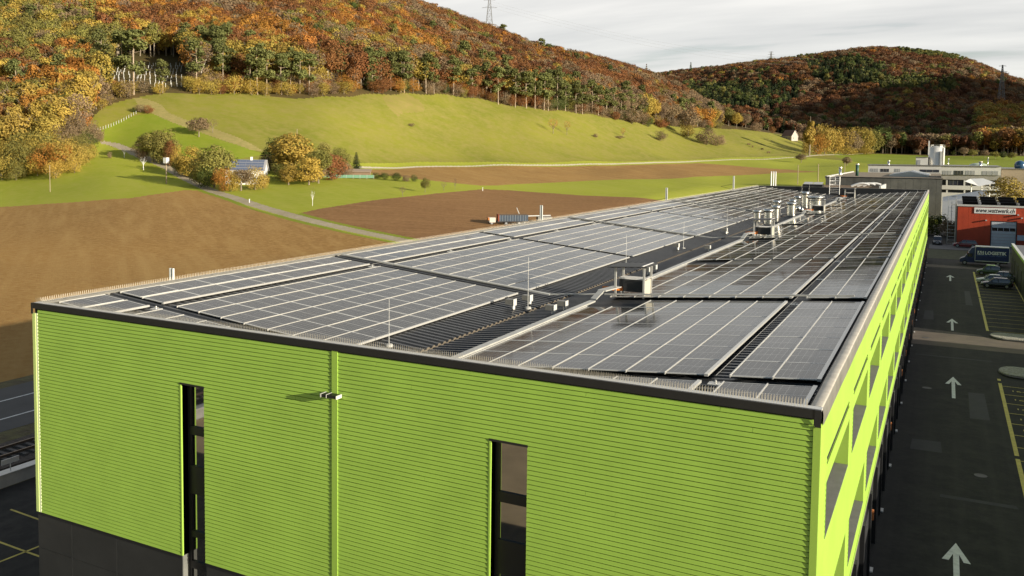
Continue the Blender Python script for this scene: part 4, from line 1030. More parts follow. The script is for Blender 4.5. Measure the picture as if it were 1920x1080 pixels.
MB().tube((0,0,-0.6),(0,0,0.2),0.9,0.9,alu,12).build('stand', ball)

# ------------------------------------------------------------------ vehicles
tyre = mat('tyre', (0.012,0.012,0.012), 0.85); hub = mat('wheel_hub', (0.35,0.35,0.35), 0.35, metal=0.7); carglass = glass_mat('car_glass', (0.02,0.024,0.028), 0.05)
lampw = mat('headlight', (0.6,0.6,0.58), 0.2); lampr = mat('tail_light', (0.35,0.02,0.015), 0.3)
def loft(mb, secs, mt, capm=None):
    """secs: list of rings of (x,y,z)"""
    n = len(secs[0]); k = mb.mi(mt); i0 = len(mb.v)
    for s_ in secs: mb.v.extend([tuple(p) for p in s_])
    for a in range(len(secs)-1):
        for i in range(n):
            j = (i+1) % n; mb.f.append((i0+a*n+i, i0+a*n+j, i0+(a+1)*n+j, i0+(a+1)*n+i)); mb.m.append(k)
    mb.f.append(tuple(i0+n-1-i for i in range(n))); mb.m.append(k)
    mb.f.append(tuple(i0+(len(secs)-1)*n+i for i in range(n))); mb.m.append(k)
def wheel(parent, x, y, r):
    w_ = MB().tube((0,-0.11,0),(0,0.11,0),r,r,tyre,18).build('wheel', parent, (x, y, r)); 
    MB().tube((0,-0.12,0),(0,0.12,0),r*0.62,r*0.62,hub,12).build('hub', w_); return w_
def car(name, Ln, Wd, Ht, col, kind, label, loc, rz, plate=True):
    """nose towards +x"""
    e = empty(name, loc, rz, label, 'car'); pm = mat('paint_'+col[0], col[1], 0.25, spec=0.6)
    r = 0.33 if Ht < 1.6 else 0.38; hw = Wd/2; b0 = 0.22; belt = 0.62*Ht if kind != 'suv' else 0.60*Ht
    def ring(x, w0, w1, z0, z1): 
        return [(x,-w0*0.92,z0),(x,-w0,z0+0.18),(x,-w0,(z0+z1)/2),(x,-w1*0.97,z1-0.05),(x,-w1*0.85,z1),(x,w1*0.85,z1),(x,w1*0.97,z1-0.05),(x,w0,(z0+z1)/2),(x,w0,z0+0.18),(x,w0*0.92,z0)]
    bd = MB(); h = Ln/2
    st = [(-h,0.80,0.82,0.42,belt*0.90),(-h+0.10,0.93,0.92,0.28,belt*0.98),(-h+0.6,1,0.97,b0,belt),(0,1,0.97,b0,belt),(h*0.38,1,0.96,b0,belt*0.99),(h*0.62,0.99,0.92,b0,belt*0.93),(h-0.25,0.93,0.86,0.26,belt*0.80),(h,0.76,0.72,0.36,belt*0.62)]
    loft(bd, [ring(x, hw*a, hw*b_, z0, z1) for x, a, b_, z0, z1 in st], pm); body = bd.build('body', e, smooth=False)
    cb_ = MB(); rear = -h+0.18 if kind in ('hatch','suv') else -h+0.75
    cr = [(rear,0.90,belt-0.02),(rear+0.22,0.84,Ht*0.90),(rear+0.55,0.80,Ht*0.985),(0.05,0.79,Ht),(h*0.20,0.79,Ht*0.97),(h*0.52,0.86,belt-0.03)]
    def cring(x, a, z): 
        zb2 = belt-0.05; return [(x,-hw*0.93,zb2),(x,-hw*0.93-0.0+(hw*0.93-hw*a)*0.5,(zb2+z)/2+0.001),(x,-hw*a*0.96,z-0.03),(x,-hw*a*0.8,z+0.005),(x,hw*a*0.8,z+0.005),(x,hw*a*0.96,z-0.03),(x,hw*0.93-(hw*0.93-hw*a)*0.5,(zb2+z)/2+0.001),(x,hw*0.93,zb2)]
    loft(cb_, [cring(*c) for c in cr], carglass); cb_.build('windows', e)
    rf = MB(); 
    loft(rf, [[(x,-hw*a*0.90,z+0.0),(x,-hw*a*0.86,z+0.03),(x,hw*a*0.86,z+0.03),(x,hw*a*0.90,z+0.0)] for x, a, z in cr[2:5]], pm)
    for sy in (-1, 1):
        for (xa, za), (xb, zb2), wdp in (((cr[1][0],cr[1][2]),(rear-0.02,belt-0.03),0.05),((cr[4][0],cr[4][2]),(cr[5][0],belt-0.03),0.04),((-0.1,Ht*0.98),(-0.15,belt),0.04)):
            rf.tube((xa,sy*hw*0.80,za),(xb,sy*hw*0.92,zb2),wdp,wdp,pm,5)
    rf.build('roof', e)
    for x in (h*0.62, -h*0.60):
        for sy in (-1, 1): wheel(e, x, sy*(hw-0.10), r)
    for sy in (-1, 1):
        MB().box(h-0.16,h-0.02,sy*hw*0.62-0.16,sy*hw*0.62+0.16,belt*0.62,belt*0.78,lampw).build('headlight', e)
        MB().box(-h-0.01,-h+0.12,sy*hw*0.70-0.12,sy*hw*0.70+0.12,belt*0.66,belt*0.92,lampr).build('tail_light', e)
        MB().box(h*0.30,h*0.36,sy*(hw+0.08)-0.08,sy*(hw+0.08)+0.08,belt,belt+0.14,pm).build('mirror', e)
    if plate: MB().box(h+0.0,h+0.02,-0.25,0.25,0.42,0.53,whitep).build('number_plate', e)
    return e
G0 = GZ+0.022
PIv = math.pi
car('parked_car', 4.1, 1.75, 1.48, ('black',(0.012,0.012,0.013)), 'hatch', 'black hatchback at the front of the parked row, nearest the empty stalls', (9.95,130.3,G0), PIv)
car('parked_car', 4.4, 1.78, 1.40, ('silver',(0.42,0.45,0.44)), 'saloon', 'silver car partly hidden behind the black hatchback', (9.6,134.8,G0), PIv)
car('parked_car', 4.4, 1.8, 1.52, ('charcoal',(0.03,0.03,0.032)), 'saloon', 'dark grey car tucked behind the silver one towards the hall', (11.0,138.6,G0), PIv)
car('parked_car', 3.7, 1.7, 1.55, ('dark_green',(0.05,0.08,0.02)), 'hatch', 'dark small car with a lime-green roof beside the blue lorry', (9.6,146.5,G0), PIv)
lim = MB().obox((0,0,0),(0.62,0,0),(0,0.62,0),(0,0,0.03),greenr).build('roof', bpy.data.objects['parked_car.003'], (-0.2,0,1.60))
car('parked_car', 4.7, 1.85, 1.68, ('dark_red',(0.16,0.012,0.012)), 'suv', 'dark red estate parked at the foot of the red workshop', (6.9,194.5,G0), PIv)
car('parked_car', 4.6, 1.85, 1.75, ('dark_grey',(0.06,0.06,0.065)), 'suv', 'dark off-road car facing the camera beside the hedge', (1.6,199,G0), -PIv/2)
# blue box lorry
lo = empty('box_lorry', (9.2,161.0,G0), PIv, 'dark blue box lorry with white company lettering, parked across the lane end', 'lorry')
blue = mat('lorry_blue', (0.012,0.022,0.085), 0.4, noise=(0.8,0.1)); 
bx = MB().box(-3.85,1.35,-1.12,1.12,0.85,3.35,blue).build('box_body', lo)
fr_ = MB()
for z in (0.83,3.36): fr_.box(-3.9,1.4,-1.15,-1.10,z-0.06,z+0.06,lalu).box(-3.9,1.4,1.10,1.15,z-0.06,z+0.06,lalu)
for x in (-3.9,1.34): fr_.box(x,x+0.07,-1.16,-1.10,0.77,3.42,lalu).box(x,x+0.07,1.10,1.16,0.77,3.42,lalu)
fr_.box(-3.84,1.33,-1.09,1.09,3.352,3.40,lalu).build('box_frame', lo)
cb_ = MB()
loft(cb_, [[(x,-w_,0.45),(x,-w_,z1*0.6),(x,-w_*0.94,z1),(x,w_*0.94,z1),(x,w_,z1*0.6),(x,w_,0.45)] for x, w_, z1 in ((1.42,0.98,2.45),(2.2,0.98,2.35),(2.75,0.97,1.75),(3.0,0.96,1.35),(3.55,0.90,1.15),(3.75,0.80,0.9))], blue)
loft(cb_, [[(x,-0.95,2.3),(x,-0.8,z),(x,0.8,z),(x,0.95,2.3)] for x, z in ((1.42,3.25),(1.9,3.1),(2.4,2.36))], blue)
cb_.build('cab', lo)
MB().box(1.75,2.55,-1.0,1.0,1.45,2.1,carglass).obox((2.62,0,1.85),(0.16,0,-0.27),(0,0.85,0),(0.03,0,0.015),carglass).build('cab_window', lo)
for x in (2.95,-2.2):
    for sy in (-1, 1): wheel(lo, x, sy*0.92, 0.38)
MB().box(-3.7,2.6,-0.5,0.5,0.45,0.80,black).box(-1.5,1.2,-1.05,1.05,0.45,0.75,black).build('chassis', lo)
# lettering on the side that faces the camera (local +y side after the half turn)
def side_text(s, size, mt, cx, cz, width, bold=0.0, dy=1.128):
    me = text_mesh('lettering', s, size, mt, bold=bold); xs_ = [v.co.x for v in me.vertices]; me.transform(Matrix.Diagonal((width/(max(xs_)-min(xs_)), 1, 1, 1))); o = link('lettering', me, bx, (cx, dy, cz)); o.rotation_euler = (R(90), 0, PIv); return o
wl2 = mat('lettering_white', (0.66,0.66,0.62), 0.5)
MB().box(0.05,1.02,1.121,1.127,1.98,2.62,wl2).build('logo_panel', bx)
side_text('AS', 0.78, blue, 0.535, 2.29, 0.85, 0.022, 1.130)
side_text('LOGISTIK', 0.78, wl2, -1.75, 2.29, 3.3, 0.026)
side_text('TRANSPORT  LAGER  SPEDITION', 0.17, mat('lettering_blue',(0.15,0.22,0.42),0.5), -1.1, 1.80, 4.6)
# container lorry standing on the soil beyond the road, seen over the west parapet
hp = hit(958, 421)
tk = empty('container_lorry', tuple(hp), R(38), 'lorry with a dark ribbed container on the brown field, seen over the roof edge', 'lorry')
ctn = mat('container_blue', (0.015,0.03,0.05), 0.5, noise=(1,0.4)); redf = mat('container_red', (0.30,0.06,0.02), 0.6)
# local +x points away to the right along the roof edge
tk.scale = (0.95, 0.95, 0.78)
MB().box(-3.9,4.6,-1.2,1.2,0.9,1.15,black).build('chassis', tk)
mb = MB().box(-3.5,4.3,-1.2,1.2,1.16,3.1,ctn).box(-3.58,-3.4,-1.26,1.26,1.1,3.35,redf).box(-3.5,4.3,-1.28,1.28,3.1,3.25,mat('soil_load',(0.10,0.06,0.03),0.9))
for k in range(11): x = -3.2+0.68*k; mb.box(x,x+0.06,-1.24,1.24,1.16,3.1,mat('rib_grey',(0.25,0.27,0.28),0.5))
mb.build('container', tk)
MB().box(-5.9,-4.3,-1.1,1.1,0.8,2.3,mat('cab_cream',(0.50,0.44,0.36),0.5)).box(-6.2,-5.9,-1.0,1.0,1.5,2.3,mat('cab_orange',(0.60,0.20,0.04),0.5)).build('cab', tk)
for x in (-5.3,-1.5,2.0,3.4):
    for sy in (-1,1): wheel(tk, x, sy*0.98, 0.5)
hp = hit(1000, 418)
ex = empty('white_boom_lift', (hp[0],hp[1],hp[2]), R(38), 'folded white lifting boom beside the container lorry', 'boom lift')
MB().tube((-3.5,0,1.7),(4.5,0,1.9),0.16,0.13,lalu,8).tube((-3.5,0,1.7),(-4.4,0,3.9),0.10,0.08,lalu,6).build('boom', ex)
MB().box(1.0,4.6,-1,1,0.6,1.6,gmet).build('base', ex)
for x in (1.5,4.0):
    for sy in (-1,1): wheel(ex, x, sy*0.9, 0.45)

# masts, poles and small posts
mastm = mat('pale_mast', (0.55,0.55,0.50), 0.5, metal=0.2)
ML_ = ['railway mast nearest the camera, rising behind the gable end of the roof','second railway mast, behind the container lorry','third railway mast along the west parapet','fourth railway mast along the west parapet']
for k, (u, v) in enumerate(((322,503),(1015,385),(1250,352),(1376,330))):
    p = onx(u, v, -47.6); e = empty('railway_mast', (p[0],p[1],GZ), 0, 'pale '+ML_[k], 'mast', 'masts along the railway'); h_ = p[2]-GZ
    MB().tube((-0.14,0,0),(-0.14,0,h_),0.10,0.10,mastm,8).tube((0.14,0,0),(0.14,0,h_),0.10,0.10,mastm,8).box(-0.14,0.14,-0.03,0.03,0,h_,mastm).build('post', e)
    MB().tube((-0.1,0,h_-2.2),(-3.4,0,h_-2.9),0.035,0.035,anth,6).tube((-0.1,0,h_-3.6),(-3.4,0,h_-2.9),0.035,0.035,anth,6).build('bracket', e)
fl3 = []
for k, (u, lb) in enumerate(((1446.3,'left of the three white flagpoles beyond the roof corner'),(1450.6,'middle of the three white flagpoles beyond the roof corner'),(1454.6,'right of the three white flagpoles beyond the roof corner'))):
    g = onx(u, 322.5, -40); e = empty('flagpole', (g[0],g[1],GZ), 0, lb, 'flagpole', 'three white flagpoles'); h_ = g[2]-GZ
    MB().tube((0,0,0),(0,0,h_),0.22,0.18,whitep,8).build('pole', e); MB().lathe([(0.001,0.25),(0.24,0.12),(0.001,0.0)], whitep, 10, (0,0,h_)).build('finial', e)
wood = mat('wood_pole', (0.30,0.23,0.15), 0.8)
def pole(u, v0, v1, wpx, lb, hh=None, mt=wood, box=False, cat='pole', name='utility_pole'):
    g = hit(u, v1); rr = math.hypot(g[0]-CAM[0], g[1]-CAM[1]); dd = ray(u, v0); zt_ = CAM[2]+rr*dd[2]/math.hypot(dd[0], dd[1]); h_ = zt_-g[2]; wd = wpx*rr/1668/2
    e = empty(name, tuple(g), 0, lb, cat); MB().tube((0,0,-0.2),(0,0,h_),wd,wd*0.8,mt,8).build('post', e)
    if box: MB().box(-wd*3.5,wd*3.5,-wd*3,wd*3,h_,h_+wd*9,whitep).build('box', e)
    else: MB().box(-wd*1.3,wd*1.3,-wd*1.3,wd*1.3,h_,h_+wd,mt).build('cap', e)
    return e
pole(312, 306, 345, 2.2, 'post with a white box on top beside the farm track', box=True)
pole(94, 311, 360, 1.1, 'thin lone pole in the grass at the far left')
pole(1495.5, 310, 346, 1.3, 'thin pole standing in the bright grass right of the flagpoles')
pole(1533.5, 308, 342, 1.5, 'thin pole in the grass left of the grey warehouse')
pole(1583.5, 305, 324, 1.2, 'short thin pole just above the grey warehouse roof')
pole(467.5, 374, 380, 1.6, 'tiny white marker post in the grass by the farm track', mt=whitep, cat='post', name='marker_post')
pole(557, 243, 262, 1.2, 'thin mast above the big yellow tree by the cottage')
pole(905, 352, 358, 1.2, 'tiny pale peg at the tip of the lower brown field', mt=whitep, cat='post', name='marker_post')
# little fence climbing the meadow
fe = empty('pasture_fence', tuple(hit(180, 246)), 0, 'pale post fence climbing the lush green meadow at the left', 'fence')
fa, fb = hit(178, 247), hit(255, 214); o0 = hit(180, 246)
for k in range(17):
    t_ = k/16; x, y = fa[0]+(fb[0]-fa[0])*t_, fa[1]+(fb[1]-fa[1])*t_; z = float(terr(x, y))
    MB().box(-0.08,0.08,-0.08,0.08,-0.2,1.4,mastm).build('fence_post', fe, (x-o0[0], y-o0[1], z-o0[2]))
# cars and skips at the far end of the yard
g = onz(1488, 349, GZ); car('parked_car', 4.4, 1.8, 1.5, ('white',(0.6,0.6,0.58)), 'hatch', 'white car parked beyond the back corner of the solar roof', (g[0]-1,g[1],G0), R(150))
g = onz(1541, 345, GZ); car('parked_car', 4.4, 1.8, 1.5, ('slate',(0.10,0.11,0.13)), 'saloon', 'dark slate car beside the grey warehouse wall', (g[0],g[1],G0), R(160))
g = ony(1523, 347, 250); e = empty('dark_shed', (g[0],250,GZ), 0, 'black low shed with tilted panels behind the back parapet', 'shed')
wq = (ony(1542,347,250)[0]-ony(1505,347,250)[0])/2; hq = ony(1523,343,250)[2]-GZ
MB().box(-wq,wq,0,4,0,hq-0.4,black).build('wall', e); MB().obox((-wq/2,2,hq-0.2),(wq/2-0.1,0,0),(0,2,0.35),(0,0,0.03),pvm).obox((wq/2,2,hq-0.2),(wq/2-0.1,0,0),(0,2,0.35),(0,0,0.03),pvm).build('solar_panel', e)
sheet('service_yard', [[(-56,262),(ax0-1,262),(ax0-1,360),(-40,360)]], mat('yard_paving',(0.20,0.18,0.15),0.9,noise=(0.5,0.2)), GZ+0.05)
sheet('cross_road', [[(0.1,188),(40,188),(40,199.5),(0.1,199.5)]], mat('cross_asphalt',(0.10,0.10,0.095),0.9,noise=(0.5,0.15)), GZ+0.026)
sheet('grass_verge', [[(-0.5,168),(40,168),(40,186.5),(-0.5,186.5)]], mat('verge_green',(0.05,0.055,0.018),0.95,noise=(1.5,0.5)), GZ+0.03)

# cottage by the farm track
def gable_house(name, loc, rz, Lx, Wy, Hw, Hr, wallm, roofm, label, panels=False, chim=True):
    e = empty(name, loc, rz, label, 'house'); hx, hy = Lx/2, Wy/2
    mb = MB().box(-hx,hx,-hy,hy,-1.5,Hw,wallm)
    for sx in (-1, 1): mb.face([(sx*hx,-hy,Hw),(sx*hx,hy,Hw),(sx*hx,0,Hw+Hr)], wallm)
    mb.build('wall', e)
    o = 0.5; k = Hr/hy; th = 0.18
    r_ = MB()
    for s in (-1, 1):
        r_.face([(-hx-o,s*(hy+o),Hw-k*o),(hx+o,s*(hy+o),Hw-k*o),(hx+o,0,Hw+Hr),(-hx-o,0,Hw+Hr)], roofm)
        r_.face([(-hx-o,s*(hy+o),Hw-k*o+th),(hx+o,s*(hy+o),Hw-k*o+th),(hx+o,0,Hw+Hr+th),(-hx-o,0,Hw+Hr+th)], roofm)
        r_.face([(-hx-o,s*(hy+o),Hw-k*o),(hx+o,s*(hy+o),Hw-k*o),(hx+o,s*(hy+o),Hw-k*o+th),(-hx-o,s*(hy+o),Hw-k*o+th)], whitep)
        for sx in (-1, 1): r_.face([(sx*(hx+o),s*(hy+o),Hw-k*o),(sx*(hx+o),0,Hw+Hr),(sx*(hx+o),0,Hw+Hr+th),(sx*(hx+o),s*(hy+o),Hw-k*o+th)], whitep)
    rf = r_.build('roof', e)
    if chim: MB().box(hx*0.2,hx*0.2+0.7,-0.35,0.35,Hw+Hr*0.7,Hw+Hr+1.1,whitep).build('chimney', rf)
    wn_ = mat('house_window', (0.04,0.05,0.06), 0.1)
    for xx in (-hx*0.5, 0.0, hx*0.5): MB().box(xx-0.6,xx+0.6,-hy-0.05,-hy+0.02,1.0,2.1,wn_).build('window', e)
    for yy in (-hy*0.4,): MB().box(hx-0.02,hx+0.05,yy-0.5,yy+0.5,1.0,2.1,wn_).build('window', e)
    if panels:
        for j in range(4):
            for i in range(6):
                t0 = 0.08+0.23*j; t1 = t0+0.20; x0 = -hx+0.2+i*(Lx-0.4)/6; x1 = x0+(Lx-0.4)/6-0.06
                P_ = lambda x, t: (x, -(hy+o)*(1-t), Hw-k*o+th+0.05+(Hr+k*o)*t)
                r2 = MB().face([P_(x0,t0),P_(x1,t0),P_(x1,t1),P_(x0,t1)], pvblue); r2.build('roof_panel', rf)
    return e
pvblue = mat('house_solar', (0.10,0.12,0.17), 0.25)
tile = mat('roof_tile_grey', (0.30,0.29,0.29), 0.7); btile = mat('roof_tile_brown', (0.16,0.09,0.06), 0.8)
g = hit(463, 343)
gable_house('cottage', tuple(g), R(33), 12.5, 10.0, 4.2, 3.4, whitep, tile, 'white cottage with grey-blue solar roof among yellow shrubs by the farm track', True)
g = hit(1481, 262)
gable_house('chalet', tuple(g), R(-30), 12.5, 10.5, 4.0, 6.2, mat('chalet_wall',(0.40,0.33,0.28),0.7), btile, 'distant chalet with a bright gable on the meadow crest before the shaded wood', chim=False)
g = hit(665, 331)
sd_ = empty('garden_shed', tuple(g), R(30), 'low brown garden shed right of the cottage trees', 'shed')
MB().box(-6,6,-2.2,2.2,-0.5,2.0,mat('shed_wood',(0.20,0.13,0.08),0.8)).build('wall', sd_); MB().obox((0,0,2.3),(6.4,0,0),(0,2.7,0.5),(0,0,0.08),mat('shed_roof',(0.30,0.22,0.15),0.8)).build('roof', sd_)
g = hit(640, 334)
gf = empty('garden_fence', tuple(g), R(30), 'pale green mesh garden fence in front of the cottage garden', 'fence')
MB().box(-16,12,-0.04,0.04,0.1,1.2,mat('mesh_green',(0.13,0.26,0.17),0.7)).build('mesh', gf)
for k in range(12): MB().box(-0.05,0.05,-0.08,0.08,-0.3,1.3,alu).build('fence_post', gf, (-16+k*2.54,0,0))

# power pylons
def pylon(u, v0, v1, rr, lb, wbase=8.0):
    dd = ray(u, v0); h_ = math.hypot(dd[0], dd[1]); x, y = CAM[0]+dd[0]/h_*rr, CAM[1]+dd[1]/h_*rr; zt_ = CAM[2]+rr*dd[2]/h_
    zb_ = float(terr(x, y)); H = zt_-zb_; e = empty('pylon', (x, y, zb_), R(20), lb, 'pylon', 'lattice pylons on the wooded ridges'); pm = mat('pylon_steel', (0.15,0.15,0.145), 0.7)
    mb = MB(); w = lambda t: wbase/2*(1-t)**1.1+0.5; n = 9; T = [1-(1-k/n)**1.15 for k in range(n+1)]
    C = lambda t: [Vector((sx*w(t), sy*w(t), t*H)) for sx, sy in ((-1,-1),(1,-1),(1,1),(-1,1))]
    rdi = 0.0007*rr*0.22
    for a, b_ in zip(T[:-1], T[1:]):
        A = C(a); B = C(b_)
        for i in range(4):
            j = (i+1) % 4; mb.tube(A[i], B[i], rdi*1.3, rdi*1.3, pm, 4, False); mb.tube(A[i], B[j], rdi*0.8, rdi*0.8, pm, 4, False); mb.tube(A[j], B[i], rdi*0.8, rdi*0.8, pm, 4, False); mb.tube(B[i], B[j], rdi*0.8, rdi*0.8, pm, 4, False)
    mb.build('lattice', e)
    mb = MB()
    for t_, l_ in ((0.72, 9), (0.86, 7), (0.98, 5)):
        for s in (-1, 1):
            mb.tube((0,0,t_*H),(s*l_,0,t_*H-0.2),rdi,rdi,pm,4,False); mb.tube((0,0,t_*H+1.6),(s*l_,0,t_*H-0.2),rdi*0.8,rdi*0.8,pm,4,False)
    mb.build('crossarm', e); return e
pylon(918, -14, 45, 1045, 'tall lattice pylon on the crest of the near wooded hill', 11)
pylon(1880, 122, 205, 1500, 'lattice pylon among the trees at the right end of the far hill', 9)
pylon(1446, 97, 112, 2100, 'tiny pylon tip on the far skyline', 9)
a_ = atr(918, 2, 1045); wires = MB()
for k, (dv, u2, v2) in enumerate(((0,1700,96),(4,1705,103),(9,1712,110))):
    b_ = atr(u2, v2, 2300); N_ = 24; pr_ = None; a0 = atr(918, 2+dv*1.3, 1045)
    for i in range(N_+1):
        t_ = i/N_; p = Vector(a0*(1-t_)+b_*t_); p.z -= 38*4*t_*(1-t_)
        if pr_ is not None: wires.tube(pr_, p, 0.05+0.05*t_, 0.05+0.05*t_, mat('wire',(0.12,0.12,0.12),0.8), 3, False)
        pr_ = p
tag(wires.build('power_line'), 'thin power lines sagging across the sky from the near ridge pylon', 'power line')

# ------------------------------------------------------------------ trees
_o1 = 'first second third fourth fifth sixth seventh eighth ninth tenth eleventh twelfth thirteenth fourteenth fifteenth sixteenth seventeenth eighteenth nineteenth'.split()
_o2 = {2:'twenty',3:'thirty',4:'forty',5:'fifty',6:'sixty',7:'seventy'}
def ordw(n):
    if n < 20: return _o1[n-1]
    return (_o2[n//10][:-1]+'ieth') if n % 10 == 0 else _o2[n//10]+'-'+_o1[n % 10-1]
def ordlabel(objs, fmt):
    objs.sort(key=lambda o: proj(o.location.x, o.location.y, o.location.z)[0])
    for i, o in enumerate(objs): o['label'] = fmt.format('leftmost' if i == 0 else ('rightmost' if i == len(objs)-1 else ordw(i+1)))
def leafmat(name, c1, c2):
    M = bpy.data.materials.new(name); M.use_nodes = True; t = M.node_tree; b = t.nodes['Principled BSDF']
    b.inputs['Roughness'].default_value = 0.75; b.inputs['Specular IOR Level'].default_value = 0.15
    at = t.nodes.new('ShaderNodeAttribute'); at.attribute_name = 'tint'; oi = t.nodes.new('ShaderNodeObjectInfo')
    m_ = t.nodes.new('ShaderNodeMix'); m_.data_type = 'RGBA'
    f = tm('ADD', tm('MULTIPLY', at.outputs['Fac'], 0.5, T=t), tm('MULTIPLY', oi.outputs['Random'], 0.45, T=t), True, T=t)
    t.links.new(f, m_.inputs[0]); m_.inputs[6].default_value = (*c1, 1); m_.inputs[7].default_value = (*c2, 1)
    hs = t.nodes.new('ShaderNodeHueSaturation'); t.links.new(m_.outputs[2], hs.inputs['Color'])
    r2 = tm('FRACT', tm('MULTIPLY', oi.outputs['Random'], 17.3, T=t), T=t)
    t.links.new(tm('ADD', tm('MULTIPLY', r2, 0.016, T=t), 0.492, T=t), hs.inputs['Hue'])
    t.links.new(tm('ADD', tm('MULTIPLY', tm('FRACT', tm('MULTIPLY', oi.outputs['Random'], 41.7, T=t), T=t), 0.4, T=t), 0.78, T=t), hs.inputs['Value'])
    t.links.new(hs.outputs[0], b.inputs['Base Color'])
    tr = t.nodes.new('ShaderNodeBsdfTranslucent'); t.links.new(hs.outputs[0], tr.inputs[0])
    ms = t.nodes.new('ShaderNodeMixShader'); ms.inputs[0].default_value = 0.22
    t.links.new(b.outputs[0], ms.inputs[1]); t.links.new(tr.outputs[0], ms.inputs[2]); t.links.new(ms.outputs[0], t.nodes['Material Output'].inputs[0])
    return M
bark = mat('bark', (0.20,0.16,0.11), 0.9, noise=(1.2,0.3)); barkp = mat('pale_bark', (0.50,0.44,0.34), 0.8, noise=(1.2,0.2)); barko = mat('pine_bark', (0.34,0.26,0.18), 0.85, noise=(1.2,0.3))
LM = {'rust': leafmat('rust_leaves', (0.185,0.078,0.028), (0.26,0.120,0.042)), 'orange': leafmat('orange_leaves', (0.32,0.135,0.028), (0.40,0.190,0.038)),
      'yellow': leafmat('yellow_leaves', (0.34,0.235,0.045), (0.43,0.305,0.06)), 'gold': leafmat('golden_olive_leaves', (0.28,0.200,0.042), (0.38,0.280,0.058)),
      'olive': leafmat('olive_leaves', (0.165,0.150,0.038), (0.23,0.205,0.05)), 'brown': leafmat('brown_twigs', (0.185,0.125,0.07), (0.26,0.185,0.105)),
      'green': leafmat('green_leaves', (0.055,0.075,0.020), (0.095,0.115,0.025)), 'pine': leafmat('pine_needles', (0.115,0.125,0.040), (0.18,0.185,0.058)), 'spruce': leafmat('spruce_needles', (0.030,0.045,0.020), (0.055,0.075,0.030)),
      'larch': leafmat('larch_needles', (0.21,0.205,0.05), (0.28,0.265,0.065)), 'deep': leafmat('deep_rust_leaves', (0.105,0.045,0.020), (0.165,0.075,0.030))}
def leaf_quads(C, Nn, sz, rng, tint):
    """C centres, Nn approximate normals, sz sizes -> verts, quads, tint"""
    n = len(C); t1 = rng.normal(size=(n, 3)); t1 -= (t1*Nn).sum(1, keepdims=True)*Nn; t1 /= np.linalg.norm(t1, axis=1, keepdims=True)+1e-9
    t2 = np.cross(Nn, t1); a = sz[:, None]*rng.uniform(0.6, 1.2, (n, 1)); b_ = sz[:, None]*rng.uniform(0.5, 0.9, (n, 1))
    V_ = np.stack([C-t1*a-t2*b_*0.4, C+t2*b_, C+t1*a+t2*b_*0.3, C-t2*b_*0.9], 1).reshape(-1, 3)
    return V_, np.arange(n*4).reshape(n, 4), np.repeat(tint, 4)
